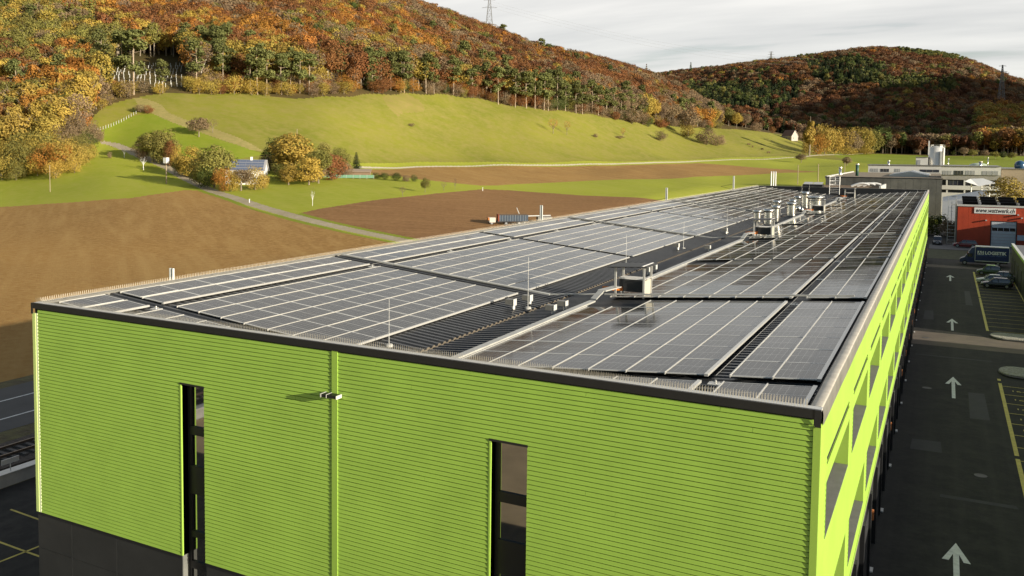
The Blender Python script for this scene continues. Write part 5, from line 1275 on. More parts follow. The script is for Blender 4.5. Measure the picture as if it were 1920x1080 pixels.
def crown_shape(kind, n, seed, leaf):
    rng = np.random.default_rng(seed)
    if kind in ('round', 'bush', 'cone', 'poplar', 'tall'):
        prm = {'round': (0.58, 0.37, 0.41, 13), 'bush': (0.46, 0.50, 0.46, 15), 'cone': (0.5, 0.36, 0.47, 14), 'poplar': (0.54, 0.12, 0.45, 12), 'tall': (0.66, 0.26, 0.32, 11)}[kind]
        cz, rw, rh, nl = prm; L_ = []
        for k in range(nl):
            d = rng.normal(size=3); d /= np.linalg.norm(d); q = rng.uniform(0.45, 0.78)
            c = d*np.array([rw, rw, rh])*(q if kind not in ('bush','cone') else q+0.08); c[2] += cz
            if kind == 'cone': c[0] *= 1-0.5*max(0, (c[2]-0.4)/0.6); c[1] *= 1-0.5*max(0, (c[2]-0.4)/0.6)
            L_.append((c, rng.uniform(0.34, 0.55)*np.array([rw, rw, rw*0.8 if kind != 'poplar' else rw*1.4])))
        L_.append((np.array([0, 0, cz]), np.array([rw, rw, rh])*(0.80 if kind in ('round','tall') else (0.62 if kind == 'poplar' else 0.86))))
        pw_ = np.array([1.0]*(len(L_)-1)+[(len(L_)-1)*(0.55 if kind in ('round','tall') else 0.35)]); pk = rng.choice(len(L_), n, p=pw_/pw_.sum()); d = rng.normal(size=(n, 3)); d /= np.linalg.norm(d, axis=1, keepdims=True)
        rad = rng.uniform(0.72, 1.08, (n, 1)); cc = np.array([l[0] for l in L_])[pk]; rr = np.array([l[1] for l in L_])[pk]
        C = cc+d*rr*rad; keep = C[:, 2] > 0.02; lt = rng.uniform(0, 1, len(L_))[pk]
        Nn = d*0.95+rng.normal(size=(n, 3))*0.30; Nn[:, 2] += 0.2
        C, Nn, lt = C[keep], Nn[keep], lt[keep]
        tint = np.clip(lt*0.7+rng.uniform(0, 0.3, len(C)), 0, 1); sz = np.full(len(C), leaf)
    elif kind == 'sparse':
        d = rng.normal(size=(n, 3)); d /= np.linalg.norm(d, axis=1, keepdims=True); C = d*np.array([0.33, 0.33, 0.30])*rng.uniform(0.25, 1.05, (n, 1))**0.6; C[:, 2] += 0.64
        Nn = rng.normal(size=(n, 3)); tint = rng.uniform(0, 1, n); sz = np.full(n, leaf)
    elif kind in ('spruce', 'larch'):
        lay = 15 if kind == 'spruce' else 13; k = rng.integers(0, lay, n); zt_ = 0.10+0.88*k/lay; w_ = (1-zt_)*(0.23 if kind == 'spruce' else 0.22)+0.012
        a = rng.uniform(0, 2*math.pi, n); nb = 9; a = np.round(a*nb/(2*math.pi)+k*0.37)*2*math.pi/nb-k*0.37*2*math.pi/nb+rng.normal(0, 0.10, n); q = rng.uniform(0.15, 1, n)**0.7
        lob = rng.uniform(0.75, 1.15, 400)[(k*9+(a*nb/6.28).astype(int)) % 400]
        C = np.stack([np.cos(a)*w_*q*lob, np.sin(a)*w_*q*lob, zt_-q*w_*0.42+rng.normal(0, 0.008, n)], 1)
        Nn = np.stack([np.cos(a)*0.45, np.sin(a)*0.45, np.full(n, 0.8)], 1)+rng.normal(size=(n, 3))*0.3; tint = rng.uniform(0, 1, n); sz = np.full(n, leaf)*(0.6+0.6*(1-zt_))
    elif kind == 'pine':
        nl = 20; L_ = []
        for k in range(nl):
            z = rng.uniform(0.36, 0.97); rr = 0.15*(1-abs(z-0.60)/0.5)**0.6; a = rng.uniform(0, 6.28)
            L_.append((np.array([math.cos(a)*rr*0.75, math.sin(a)*rr*0.75, z]), np.array([0.085, 0.085, 0.05])*rng.uniform(0.8, 1.25)))
        pk = rng.integers(0, nl, n); d = rng.normal(size=(n, 3)); d /= np.linalg.norm(d, axis=1, keepdims=True)
        C = np.array([l[0] for l in L_])[pk]+d*np.array([l[1] for l in L_])[pk]*rng.uniform(0.4, 1.15, (n, 1)); Nn = d*0.5+rng.normal(size=(n, 3))*0.4; Nn[:, 2] += 0.5
        tint = np.clip(rng.uniform(0, 1, nl)[pk]*0.6+rng.uniform(0, 0.4, n), 0, 1); sz = np.full(n, leaf)
    Nn = Nn/(np.linalg.norm(Nn, axis=1, keepdims=True)+1e-9)
    return leaf_quads(C, Nn, sz, rng, tint)
def trunk_mb(kind, seed, mt):
    r_ = random.Random(seed); mb = MB()
    if kind in ('spruce', 'larch', 'pine', 'poplar'):
        b0 = 0.011 if kind != 'poplar' else 0.02; lean = r_.uniform(-0.02, 0.02)
        mb.tube((0,0,-0.04),(lean,0,0.5),b0,b0*0.75,mt,7,False); mb.tube((lean,0,0.5),(lean*0.6,0.01,0.95),b0*0.75,b0*0.2,mt,6,False)
        if kind == 'pine':
            for k in range(9):
                a = r_.uniform(0, 6.28); z = r_.uniform(0.42, 0.9); l_ = 0.15*(1-abs(z-0.62)/0.5); mb.tube((lean,0,z),(lean+math.cos(a)*l_,math.sin(a)*l_,z+0.03),0.005,0.002,mt,4,False)
    else:
        b0 = 0.022 if kind != 'bush' else 0.018; hb = {'round':0.30,'sparse':0.30,'tall':0.42,'bush':0.12,'cone':0.15}.get(kind, 0.3)
        mb.tube((0,0,-0.05),(0.006,0,hb),b0,b0*0.72,mt,8,False)
        for k in range(8):
            a = k*0.8+r_.uniform(0, 0.5); l_ = r_.uniform(0.14, 0.27); z1 = hb+r_.uniform(0.16, 0.42); z0 = hb*r_.uniform(0.8, 1.05); m_ = Vector((math.cos(a)*l_*0.55, math.sin(a)*l_*0.55, (z0+z1)/2+0.03))
            mb.tube((0.006,0,z0), m_, b0*0.42, b0*0.26, mt, 5, False); e_ = Vector((math.cos(a)*l_, math.sin(a)*l_, z1)); mb.tube(m_, e_, b0*0.26, b0*0.08, mt, 4, False)
            for q in range(3):
                a2 = a+r_.uniform(-0.9, 0.9); mb.tube(m_.lerp(e_, 0.3+0.25*q), m_.lerp(e_, 0.3+0.25*q)+Vector((math.cos(a2)*0.09, math.sin(a2)*0.09, r_.uniform(0.03, 0.12))), b0*0.14, b0*0.04, mt, 3, False)
    return mb
TC = {}
def tree_meshes(kind, var, n, leaf, mtrunk):
    key = (kind, var, n, mtrunk.name)
    if key not in TC:
        V_, q, tn = crown_shape(kind, n, 100+var*7+len(kind), leaf)
        cm = np_mesh('crown', V_, q, [LM['rust']], attrs=[('tint','POINT','FLOAT',tn)])
        TC[key] = (trunk_mb(kind, var, mtrunk).mesh('trunk'), cm)
    return TC[key]
def add_tree(loc, h, kind, leafk, label, cat='tree', group=None, name=None, wide=1.0, n=2200, leaf=0.025, var=None, trunk=None, sink=0.0, lean=0.0):
    var = RNG.integers(0, 3) if var is None else var
    trunk = trunk or (barko if kind == 'pine' else bark)
    tmh, cmh = tree_meshes(kind, int(var), n, leaf, trunk)
    e = empty(name or {'pine':'pine_tree','spruce':'spruce_tree','bush':'bush','poplar':'poplar_tree'}.get(kind, 'autumn_tree'), (loc[0], loc[1], loc[2]-sink), RNG.uniform(0, 6.28), label, cat, group)
    e.scale = (h*wide, h*wide, h)
    if lean: e.rotation_euler = (0, lean, 0)
    link('trunk', tmh, e); c = link('crown', cmh, e)
    c.material_slots[0].link = 'OBJECT'; c.material_slots[0].material = LM[leafk]
    return e
def px_tree(u, v, hpx, kind, leafk, label, wpx=None, **k):
    if 255 < u < 665 and 280 < v < 360 and wpx and 'fence' not in label: hpx *= 1.14; wpx *= 1.32; v = v+2; k.setdefault('n', 3600); k.setdefault('leaf', 0.021); kind = {'round':'cone' if wpx < 60 else 'round'}.get(kind, kind)
    if 1508 < u < 1690 and 285 < v < 293: wpx *= 1.25; hpx *= 1.06; kind = {'tall':'bush','round':'bush'}.get(kind, kind)
    g = hit(u, v); rr = math.hypot(g[0]-CAM[0], g[1]-CAM[1]); h = hpx*rr/1668
    base = {'round':0.72,'bush':1.0,'cone':0.72,'poplar':0.26,'tall':0.52,'sparse':0.66,'spruce':0.46,'pine':0.34,'larch':0.44}[kind]
    wide = (wpx/hpx)/base if wpx else 1.0
    if kind == 'sparse' and 'n' not in k: k['n'] = 420 if hpx > 35 else 200
    return add_tree(g, h, kind, leafk, label, wide=wide, **k)
B, RO, CO, SP, TA = 'bush', 'round', 'cone', 'sparse', 'tall'
for t_ in [
  (288,301,52,RO,'olive','large dark olive bush at the bend of the farm track',46),(268,298,36,B,'brown','brown-leaved bush left of the large olive one at the track bend',26),(308,305,58,RO,'olive','olive tree crowning the bush group at the track bend',40),
  (318,310,44,CO,'rust','rust-red bush at the right end of the track-bend group',22),(331,311,40,B,'yellow','yellow edge of shrubs right of the rust-red bush by the track',18),
  (360,330,52,RO,'yellow','golden olive tree between the track-bend group and the cottage',44),(374,345,50,B,'olive','olive shrub shading the farm track below the golden tree',34),(402,350,74,RO,'olive','tall olive-green tree immediately left of the cottage',56),
  (420,357,42,B,'orange','red-tipped orange shrub at the front left of the cottage',32),(445,330,30,B,'gold','golden hedge behind the left end of the cottage',20),(433,357,40,B,'yellow','yellow shrub at the front left corner of the cottage',30),(452,356,36,SP,'brown','thin leafless shrub before the cottage wall',34),(478,354,42,B,'gold','golden shrub in front of the right half of the cottage',36),(494,352,28,B,'yellow','small yellow shrub at the right corner of the cottage',20),
  (516,322,60,CO,'green','dark green conifer-like tree left of the big yellow tree',34),(505,322,36,B,'brown','brown low bush between the cottage roof and the dark green tree',34),
  (668,320,36,'spruce','spruce','slim dark conifer standing alone at the right end of the cottage garden',26),(548,330,76,RO,'yellow','big golden-yellow tree right of the cottage, tallest of the garden',78),(541,345,38,CO,'yellow','small egg-shaped yellow tree in front of the big golden one',32),(579,345,52,CO,'yellow','yellow-topped green tree right of the egg-shaped one',44),(530,338,34,B,'olive','dark olive bush under the left side of the big golden tree',34),(388,352,44,B,'green','dark shaded shrub between the track and the tall olive-green tree',30),(340,326,34,B,'olive','olive shrub behind the farm track before the golden olive tree',26),(586,340,34,B,'brown','brown undergrowth between the yellow garden trees',40),(566,338,30,B,'green','dark green low bush under the big golden tree',46),
  (597,342,58,SP,'olive','thin greyish-olive tree right of the yellow-topped one',40),(607,330,60,RO,'olive','tall pale olive tree behind the garden shed trees',36),(622,336,46,RO,'rust','round rust-brown tree beside the garden shed',44),(640,326,52,B,'olive','feathery olive bush between the rust tree and the spruce',32),(648,330,26,B,'brown','low reddish hedge by the garden shed',30),
  (705,336,14,B,'green','first dark bush of the hedge row on the field edge',20),(721,337,15,B,'green','second dark bush of the hedge row on the field edge',18),(742,339,17,B,'green','third and largest dark bush of the hedge row',24),(762,341,15,B,'brown','brownish fourth bush of the hedge row',18),(776,341,16,B,'green','fifth dark bush at the right end of the hedge row',14),
  (797,361,30,RO,'olive','small round-headed tree at the end of the hedge row',18),
  (755,368,20,SP,'brown','leftmost bare young tree planted in the bright grass',14),(832,358,20,SP,'brown','third bare young tree planted in the bright grass',12),(853,356,24,SP,'brown','rightmost bare young tree planted in the bright grass',8),
  (373,257,38,RO,'brown','spreading brown-olive fruit tree on the lush meadow',42),(399,249,27,SP,'brown','smaller bare fruit tree right of the spreading one on the meadow',20),
  (263,211,16,B,'brown','orange-brown thicket at the top of the pasture fence',22),(278,213,17,B,'rust','right half of the orange-brown thicket above the pasture fence',20),(252,211,10,B,'green','small dark green bush at the upper end of the pasture fence',10),
  (1037,251,30,SP,'orange','left of the two thin orange-brown trees on the hill meadow',20),(1063,253,29,SP,'orange','right of the two thin orange-brown trees on the hill meadow',14),(1117,258,9,B,'brown','stump-like tiny shrub on the hill meadow',10),(1168,258,20,SP,'orange','thin orange sapling amid low brush on the hill meadow',12),(1162,260,6,B,'brown','low brown brush around the orange sapling',18),
  (1238,264,21,B,'brown','pale brown round bush casting a shadow on the hill meadow',24),(772,238,7,B,'brown','fallen branchy shrub on the middle of the hill meadow',12),
  (1290,256,54,RO,'brown','tall rust-brown tree at the right end of the hill meadow',42),(1287,258,28,B,'gold','golden bush under the tall rust-brown tree on the meadow',28),(1326,272,34,B,'brown','spreading brown thicket low on the right meadow slope',42),(1345,274,24,B,'brown','right half of the brown thicket on the right meadow slope',30),(1329,246,14,B,'green','dark green bush atop the brown thicket',14),
  (1215,238,22,B,'green','dark green bush at the mouth of the meadow hollow',22),(1240,240,18,B,'rust','wine-red bush beside the dark one at the meadow hollow',26),(1255,240,24,SP,'brown','pale leafless bush behind the wine-red one',20),
  (1155,226,20,B,'rust','reddish bush at the edge where wood and hill meadow meet',18),(1185,232,32,B,'brown','broad grey-brown bush at the wood edge above the hollow',46),(1205,234,26,B,'brown','grey-brown bush right of the broad one at the wood edge',26),
  (1366,236,36,RO,'olive','olive-yellow tree on the crest of the right meadow',26),(1381,240,30,RO,'yellow','bright yellow tree on the crest of the right meadow',20),(1398,240,28,RO,'brown','grey-brown tree right of the yellow one on the meadow crest',24),(1418,246,18,B,'brown','low brown bush on the right meadow crest',26),(1340,232,12,B,'rust','small rust bush left of the olive-yellow crest tree',14),(1448,250,14,B,'rust','small rust bush left of the distant chalet',14),(1487,256,20,RO,'olive','olive tree right of the distant chalet',18),(1495,262,16,B,'brown','dark bush between the chalet trees and the poplar',20),
  (1517,292,68,'poplar','gold','slender golden poplar at the left end of the yellow tree row',17),(1512,290,34,B,'gold','golden bush at the foot of the slender poplar',16),(1532,290,38,RO,'orange','orange-yellow tree right of the poplar',30),(1546,290,60,TA,'gold','tall golden-olive tree in the yellow row',34),(1563,289,48,TA,'yellow','bright yellow tree in the middle of the yellow row',30),(1582,288,50,TA,'gold','golden tree right of the brightest in the yellow row',28),
  (1600,288,36,RO,'brown','brown tree in a dip of the yellow row',28),(1618,287,50,TA,'gold','broad golden-brown tree in the right half of the yellow row',32),(1636,287,46,TA,'olive','olive tree in the right half of the yellow row',30),(1652,287,48,RO,'green','dark green tree near the right end of the yellow row',26),(1666,287,34,RO,'orange','orange tree near the right end of the yellow row',20),(1680,287,40,RO,'gold','last golden tree at the right end of the yellow row',22),(1590,291,14,B,'yellow','low yellow shrub before the tree row',26),(1625,290,12,B,'yellow','second low yellow shrub before the tree row, further right',26),
  (1502,305,17,RO,'brown','small round dark-crowned tree by the white path',20),(1588,311,17,RO,'brown','small round dark-crowned tree in the grass above the warehouse',20),
  (1701,288,14,RO,'olive','round orchard tree just right of the yellow row',14),(1719,290,12,RO,'brown','orchard tree left of the silo',12),(1736,290,13,RO,'brown','orchard tree touching the left side of the silo',14),(1777,290,10,RO,'brown','orchard tree touching the right side of the silo',9),(1788,291,9,B,'green','dark little bush in the orchard',9),(1807,294,17,RO,'brown','brown orchard tree, the largest of its row',16),(1824,295,14,RO,'olive','pale orchard tree right of the largest',16),(1846,296,14,RO,'brown','orchard tree behind the thin pole',14),(1866,298,13,RO,'olive','dark olive orchard tree near the right edge',14),(1881,299,14,RO,'green','green-brown orchard tree near the right edge',13),(1896,300,13,RO,'olive','last orchard tree at the right edge of the picture',14),
  (206,297,13,B,'brown','small brown bush in the grass beside the upper farm track',9),
]:
    px_tree(*t_[:6], wpx=t_[6])
add_tree(hit(586,386), 40*math.hypot(*(hit(586,386)[:2]-CAM[:2]))/1668, 'sparse', 'brown', 'slender leaning young tree with a white trunk by the lower brown field', n=60, trunk=whitep, wide=0.45, var=1, leaf=0.02)
for (u, v, h_, lb) in ((233,296,19,'upper pollard tree with a white-painted trunk beside the farm track'),(269,319,24,'lower pollard tree with a white-painted trunk beside the farm track')):
    g = hit(u, v); rr = math.hypot(*(g[:2]-CAM[:2])); add_tree(g, h_*rr/1668*1.35, 'sparse', 'brown', lb, group='white-trunked pollards by the track', name='pollard_tree', n=90, trunk=whitep, wide=0.8, leaf=0.015, sink=0)
g = atr(1890, 372, 262); g[2] = GZ
add_tree(g, 15.5, 'round', 'gold', 'large golden tree in front of the white factory at the right edge', wide=1.35, n=4000, leaf=0.017, var=2)
hd = [(ony(1712,440,225)[0]+k*2.6, 222+2*(k%3)) for k in range(7)]
HLb = ['first','second','third','fourth','fifth','sixth','seventh']
for k, (x, y) in enumerate(hd):
    add_tree((x, y, GZ), 4.5+1.2*((k*7)%3)/2, 'bush', ('brown','olive','green')[k % 3], HLb[k]+' bush from the left in the shaded hedge left of the red workshop', group='shaded hedge bushes', wide=1.0, n=1200, leaf=0.04)

# --- the near wood: individual trees of the front ranks, the rest as one mass
def th_r(x, y): return np.arctan2(x-CAM[0], y-CAM[1]), np.hypot(x-CAM[0], y-CAM[1])
tht = lambda u: azr(u, 200)[0]
rE_ = lambda th: np.interp(th, TH, K1[:, 3, 0]); rG_ = lambda th: np.interp(th, TH, K1[:, 5, 0])
PINES = [(190,150,60),(228,168,70),(251,178,78),(305,174,40),(368,168,80),(384,150,62),(418,162,72),(455,150,60),(470,176,66),(483,178,84),(500,176,72),(528,178,68),(545,172,72),(562,176,70),(579,177,68),(640,160,60),(690,168,72),(697,172,58),(715,168,70),(733,170,66),(752,172,70),(758,174,68),(799,175,68),(814,176,60),(850,178,66),(868,158,74),(884,182,48),(895,180,52),(912,185,62),(934,196,64),(948,190,58),(966,202,66),(987,203,62),(1003,204,66),(1020,207,64),(1028,208,54),(1045,206,72),(1060,208,50),(1080,213,50),(1092,214,48),(1110,212,56),(1122,216,50),(1136,216,46),(1150,218,48),(1165,222,42),(1180,222,46),(1195,224,42)]
PL_ = []
for k, (u, v, h_) in enumerate(PINES):
    if u < 350: h_ = h_*1.33
    o = px_tree(u, v, h_*1.12, 'pine', 'pine', 'bare-trunked pine standing at the edge between the wood and the hill meadow', wpx=h_*0.42+RNG.uniform(-3,5), cat='pine tree', group='pines along the wood edge', n=1600, leaf=0.024, var=k % 3); PL_.append(o)
ordlabel(PL_, '{} of the bare-trunked pines lining the upper edge of the hill meadow')
# left-hand flank: big mixed trees stepping down to the grass
LF = [(8,205,88,'tall','yellow'),(30,213,92,'pine','pine'),(5,300,70,'bush','olive'),(22,335,60,'bush','gold'),(45,330,70,'bush','olive'),(66,318,66,'bush','gold'),(88,325,56,'bush','orange'),(110,322,58,'bush','orange'),(128,320,62,'bush','gold'),(150,312,42,'bush','gold'),(70,330,40,'bush','yellow'),(105,335,36,'bush','yellow'),(140,325,34,'bush','yellow'),(30,338,40,'bush','olive'),(4,338,46,'bush','olive'),
      (95,290,76,'round','gold'),(60,275,64,'round','gold'),(30,282,60,'round','yellow'),(8,262,58,'round','gold'),(120,285,56,'bush','brown'),(146,262,84,'sparse','brown'),(140,275,60,'sparse','brown'),(160,270,50,'bush','brown'),(178,268,36,'bush','brown'),(165,280,34,'bush','green'),(184,266,22,'bush','brown'),
      (68,225,76,'spruce','pine'),(52,205,80,'spruce','pine'),(85,230,66,'round','olive'),(108,215,70,'round','gold'),(125,228,72,'round','gold'),(150,215,70,'sparse','gold'),(100,195,64,'round','yellow'),(130,195,60,'round','orange'),(155,192,50,'round','yellow'),(175,190,44,'bush','gold'),(60,180,60,'round','gold'),(20,182,64,'tall','olive'),(82,170,60,'round','orange')]
LF += [(18,240,84,'tall','olive'),(42,250,76,'round','gold'),(78,255,70,'tall','olive'),(100,248,70,'round','gold'),(6,322,64,'bush','gold'),(55,306,66,'bush','olive'),(92,306,60,'bush','olive'),(165,300,34,'bush','gold'),(150,290,40,'bush','olive'),(12,230,70,'round','green')]
UN = {}
for k, (u, v, h_, kd, lk) in enumerate(LF):
    o = px_tree(u, v, h_, kd, lk, 'autumn tree in the dense mixed stand at the far left' if kd not in ('bush',) else 'autumn bush in the dense thicket at the lower left edge', cat='tree' if kd != 'bush' else 'bush', group='mixed stand at the far left' if kd != 'bush' else 'thicket at the lower left', n=2600 if kd != 'sparse' else 1300, leaf=0.021, var=k % 3); UN.setdefault((kd == 'bush', lk), []).append(o)
for (bq_, lk), ob in UN.items():
    cl = {'rust':'rust-brown','gold':'golden','brown':'brown','olive':'olive','yellow':'yellow','orange':'orange','pine':'dark green conifer','green':'green'}[lk]
    if len(ob) == 1: ob[0]['label'] = 'the only '+cl+(' bush in the thicket at the lower left' if bq_ else ' tree in the mixed stand at the far left')
    else: ordlabel(ob, '{} '+cl+(' bush in the thicket at the lower left' if bq_ else ' tree in the mixed stand at the far left'))
# sampler for the woods
def sample(th0, th1, r0f, r1f, step, seed):
    rng = np.random.default_rng(seed); out_ = []
    r = 380.0
    while r < 2350:
        n = int((th1-th0)*r/step); a = np.linspace(th0, th1, n)+rng.uniform(-0.4, 0.4, n)*step/r; rr = r+rng.uniform(-0.45, 0.45, n)*step
        ok = (rr > r0f(a)) & (rr < r1f(a)); a, rr = a[ok], rr[ok]
        out_.append(np.stack([CAM[0]+rr*np.sin(a), CAM[1]+rr*np.cos(a)], 1)); r += step*0.92
    return np.concatenate(out_)
S1 = sample(tht(-60), tht(1345), lambda a: rE_(a)+4, lambda a: rG_(a)+45, 5.7, 21)
S1z = terr(S1[:, 0], S1[:, 1]); u1, v1 = proj(S1[:, 0], S1[:, 1], S1z); ths, rs = th_r(S1[:, 0], S1[:, 1])
# thin: keep those that can be in frame
ok = (u1 > -40) & (v1 > -70); S1, S1z, u1, v1, rs = S1[ok], S1z[ok], u1[ok], v1[ok], rs[ok]
nz = lambda x, y, s, p: np.sin(x/s+p)+np.sin(y/s*1.3+p*2)+0.7*np.sin((x+y)/s*2.1+p*3)+0.5*np.sin((x-y)/s*3.3+p)
KIN = ['rust','orange','yellow','gold','olive','brown','green','pine','spruce','larch','deep']
rng = np.random.default_rng(77)
def pick(prob): c = np.cumsum(prob, 1); c /= c[:, -1:]; return (rng.uniform(size=(len(prob), 1)) > c).sum(1)
pr = np.zeros((len(u1), 11)); zA = nz(S1[:, 0], S1[:, 1], 38, 0.3)
pr[:] = [0.42,0.15,0.02,0.10,0.04,0.20,0.02,0.01,0.0,0,0]
R1 = (u1 > 200) & (u1 < 760) & (v1 < 90-0.03*u1+20); pr[R1] = [0.22,0.46,0.06,0.14,0.02,0.08,0.01,0.0,0,0,0]
R2 = (u1 < 190) & (v1 < 100); pr[R2] = [0.05,0.03,0.05,0.10,0.10,0.05,0.02,0.05,0.02,0.55,0]
R3 = (u1 < 215) & (v1 >= 95); pr[R3] = [0.05,0.18,0.22,0.30,0.15,0.08,0.02,0.02,0,0,0]
R4 = (u1 < 330) & (v1 < 12); pr[R4] = [0.2,0.15,0.05,0.25,0.25,0.05,0.05,0,0,0,0]
R5 = (u1 > 860) & (rs > rE_(th_r(S1[:, 0], S1[:, 1])[0])+70); pr[R5] = [0.60,0.03,0.0,0.03,0.02,0.20,0.01,0.01,0.0,0,0.1]
R6 = (u1 > 1030) & (rs < rE_(th_r(S1[:, 0], S1[:, 1])[0])+55); pr[R6] = [0.15,0.08,0.05,0.08,0.08,0.16,0.05,0.35,0,0,0]
pr = pr*1.0
pr[rs > rE_(th_r(S1[:, 0], S1[:, 1])[0])+110, 7:9] *= 0.15
for k in range(11): pr[:, k] *= np.exp(1.0*nz(S1[:, 0], S1[:, 1], 26+4*k, 1.3*k))
kd1 = pick(pr)
# clearing with young plantation
clr = P([(196,172),(202,112),(260,106),(345,108),(356,150),(344,174),(290,174),(240,172)])
inC = inpoly(S1[:, 0], S1[:, 1], clr)
sc1 = rng.uniform(15, 23, len(u1)); sc1[kd1 == 7] *= 1.15; sc1[kd1 == 9] *= 1.15
frontd = rs-rE_(th_r(S1[:, 0], S1[:, 1])[0])
edge = frontd < 14; sc1[edge] *= 0.45
band = (u1 > 190) & (u1 < 660) & (frontd < 30); sc1[band] *= rng.uniform(0.28, 0.55, band.sum())/np.where(edge[band], 0.45, 1); kd1[band] = rng.choice([2,3,5,1,0], band.sum(), p=[0.22,0.28,0.28,0.14,0.08])
keep = ~inC; vis = keep & (u1 > 185) & (u1 < 1345) & (frontd > 12) & (frontd < 60) & (~band)
order = np.argsort(-(sc1/rs)*vis)[:150]; ind = np.zeros(len(u1), bool); ind[order[:150]] = True; ind &= vis
adj = {'deep':'deep russet','rust':'rust-brown','orange':'orange','yellow':'yellow','gold':'golden','olive':'olive','brown':'half-bare brown','green':'dark green','pine':'grey-green pine','spruce':'dark spruce','larch':'yellow-green larch'}
def shp(k): return {'pine':'pine','spruce':'spruce','larch':'larch','brown':'sparse'}.get(k, 'round')
FR = {}
for i in np.where(ind)[0]:
    k = KIN[kd1[i]]; kn = shp(k); nm2 = {'pine':'pine_tree','spruce':'spruce_tree','larch':'larch_tree'}.get(kn, 'beech_tree')
    if kn == 'round' and rng.uniform() < 0.4: kn = 'tall'
    o = add_tree((S1[i,0], S1[i,1], S1z[i]), sc1[i]*rng.uniform(0.95,1.2), kn, k, adj[k]+(' tree' if k in ('deep','rust','orange','yellow','gold','olive','brown','green') else '')+' in the front ranks of the near hillside wood', cat='tree', group=adj[k]+' trees in the front ranks of the near wood', name=nm2, wide=rng.uniform(0.95,1.2), n=1800 if kn != 'sparse' else 900, leaf=0.026, var=int(rng.integers(0,3)), trunk=barkp if rng.uniform() < 0.12 else None); FR.setdefault(k, []).append(o)
for k, ob in FR.items(): ordlabel(ob, '{} '+adj[k]+(' tree' if k in ('deep','rust','orange','yellow','gold','olive','brown','green') else '')+' in the front ranks of the near wood')
# sources for the massed woods (never linked to the scene)
SRC = {}
def srcs(n, leaf):
    o_ = []
    for k in KIN:
        for var in range(3):
            kn = shp(k) if var < 2 else 'bush'; V_, q, tn = crown_shape('round' if (kn == 'round' and var == 0) else ('tall' if kn == 'round' else kn), int(n*(0.8 if kn == 'sparse' else 1)), 31+var*13+len(k), leaf)
            tmb = trunk_mb(kn if kn != 'round' else 'tall', var+5, barko if kn == 'pine' else bark).mesh('t')
            tv = np.array([v.co for v in tmb.vertices]); tq = np.array([list(p.vertices) for p in tmb.polygons])
            me = np_mesh(k+'_tree_source', np.concatenate([V_, tv]), np.concatenate([q, tq+len(V_)]), [LM[k], tmb.materials[0]], np.concatenate([np.zeros(len(q), int), np.ones(len(tq), int)]), attrs=[('tint','POINT','FLOAT',np.concatenate([tn, np.zeros(len(tv))]))])
            o_.append(bpy.data.objects.new(k+'_tree_source', me))
    return o_
def massed(name, pts, kinds, scales, sources, seed, bushy=None):
    rg = np.random.default_rng(seed); n = len(pts)
    me = bpy.data.meshes.new(name); me.vertices.add(n); me.vertices.foreach_set('co', np.asarray(pts, np.float32).ravel())
    a = me.attributes.new('src', 'INT', 'POINT'); a.data.foreach_set('value', (kinds*3+(rg.integers(0, 2, n) if bushy is None else np.where(bushy, 2, rg.integers(0, 2, n)))).astype(np.int32))
    a = me.attributes.new('rotz', 'FLOAT_VECTOR', 'POINT'); a.data.foreach_set('vector', np.stack([rg.normal(0,0.03,n), rg.normal(0,0.03,n), rg.uniform(0,6.28,n)], 1).astype(np.float32).ravel())
    w_ = scales*rg.uniform(0.85, 1.2, n)
    a = me.attributes.new('size', 'FLOAT_VECTOR', 'POINT'); a.data.foreach_set('vector', np.stack([w_, w_, scales], 1).astype(np.float32).ravel())
    o = link(name, me); md = o.modifiers.new('instances', 'NODES'); g = bpy.data.node_groups.new(name, 'GeometryNodeTree'); md.node_group = g
    g.interface.new_socket('Geometry', in_out='INPUT', socket_type='NodeSocketGeometry'); g.interface.new_socket('Geometry', in_out='OUTPUT', socket_type='NodeSocketGeometry')
    gi = g.nodes.new('NodeGroupInput'); go = g.nodes.new('NodeGroupOutput'); jn = g.nodes.new('GeometryNodeJoinGeometry')
    def na(nm_, ty): x = g.nodes.new('GeometryNodeInputNamedAttribute'); x.data_type = ty; x.inputs[0].default_value = nm_; return x.outputs[0]
    s_, r_, z_ = na('src','INT'), na('rotz','FLOAT_VECTOR'), na('size','FLOAT_VECTOR')
    for k, so in enumerate(sources):
        if not (kinds == k//3).any(): continue
        cp = g.nodes.new('FunctionNodeCompare'); cp.data_type = 'INT'; cp.operation = 'EQUAL'; g.links.new(s_, cp.inputs[2]); cp.inputs[3].default_value = k
        oi = g.nodes.new('GeometryNodeObjectInfo'); oi.inputs['Object'].default_value = so; oi.inputs['As Instance'].default_value = True
        ip = g.nodes.new('GeometryNodeInstanceOnPoints'); g.links.new(gi.outputs[0], ip.inputs['Points']); g.links.new(cp.outputs[0], ip.inputs['Selection']); g.links.new(oi.outputs['Geometry'], ip.inputs['Instance'])
        g.links.new(r_, ip.inputs['Rotation']); g.links.new(z_, ip.inputs['Scale']); g.links.new(ip.outputs[0], jn.inputs[0])
    g.links.new(jn.outputs[0], go.inputs[0]); return o
SR1 = srcs(1500, 0.027)
ms = keep & ~ind
o = massed('near_forest', np.stack([S1[ms,0], S1[ms,1], S1z[ms]], 1), kd1[ms], sc1[ms], SR1, 3, (edge | band)[ms])
tag(o, 'rust, orange and green autumn wood covering the near hillside', 'forest', kind='stuff')
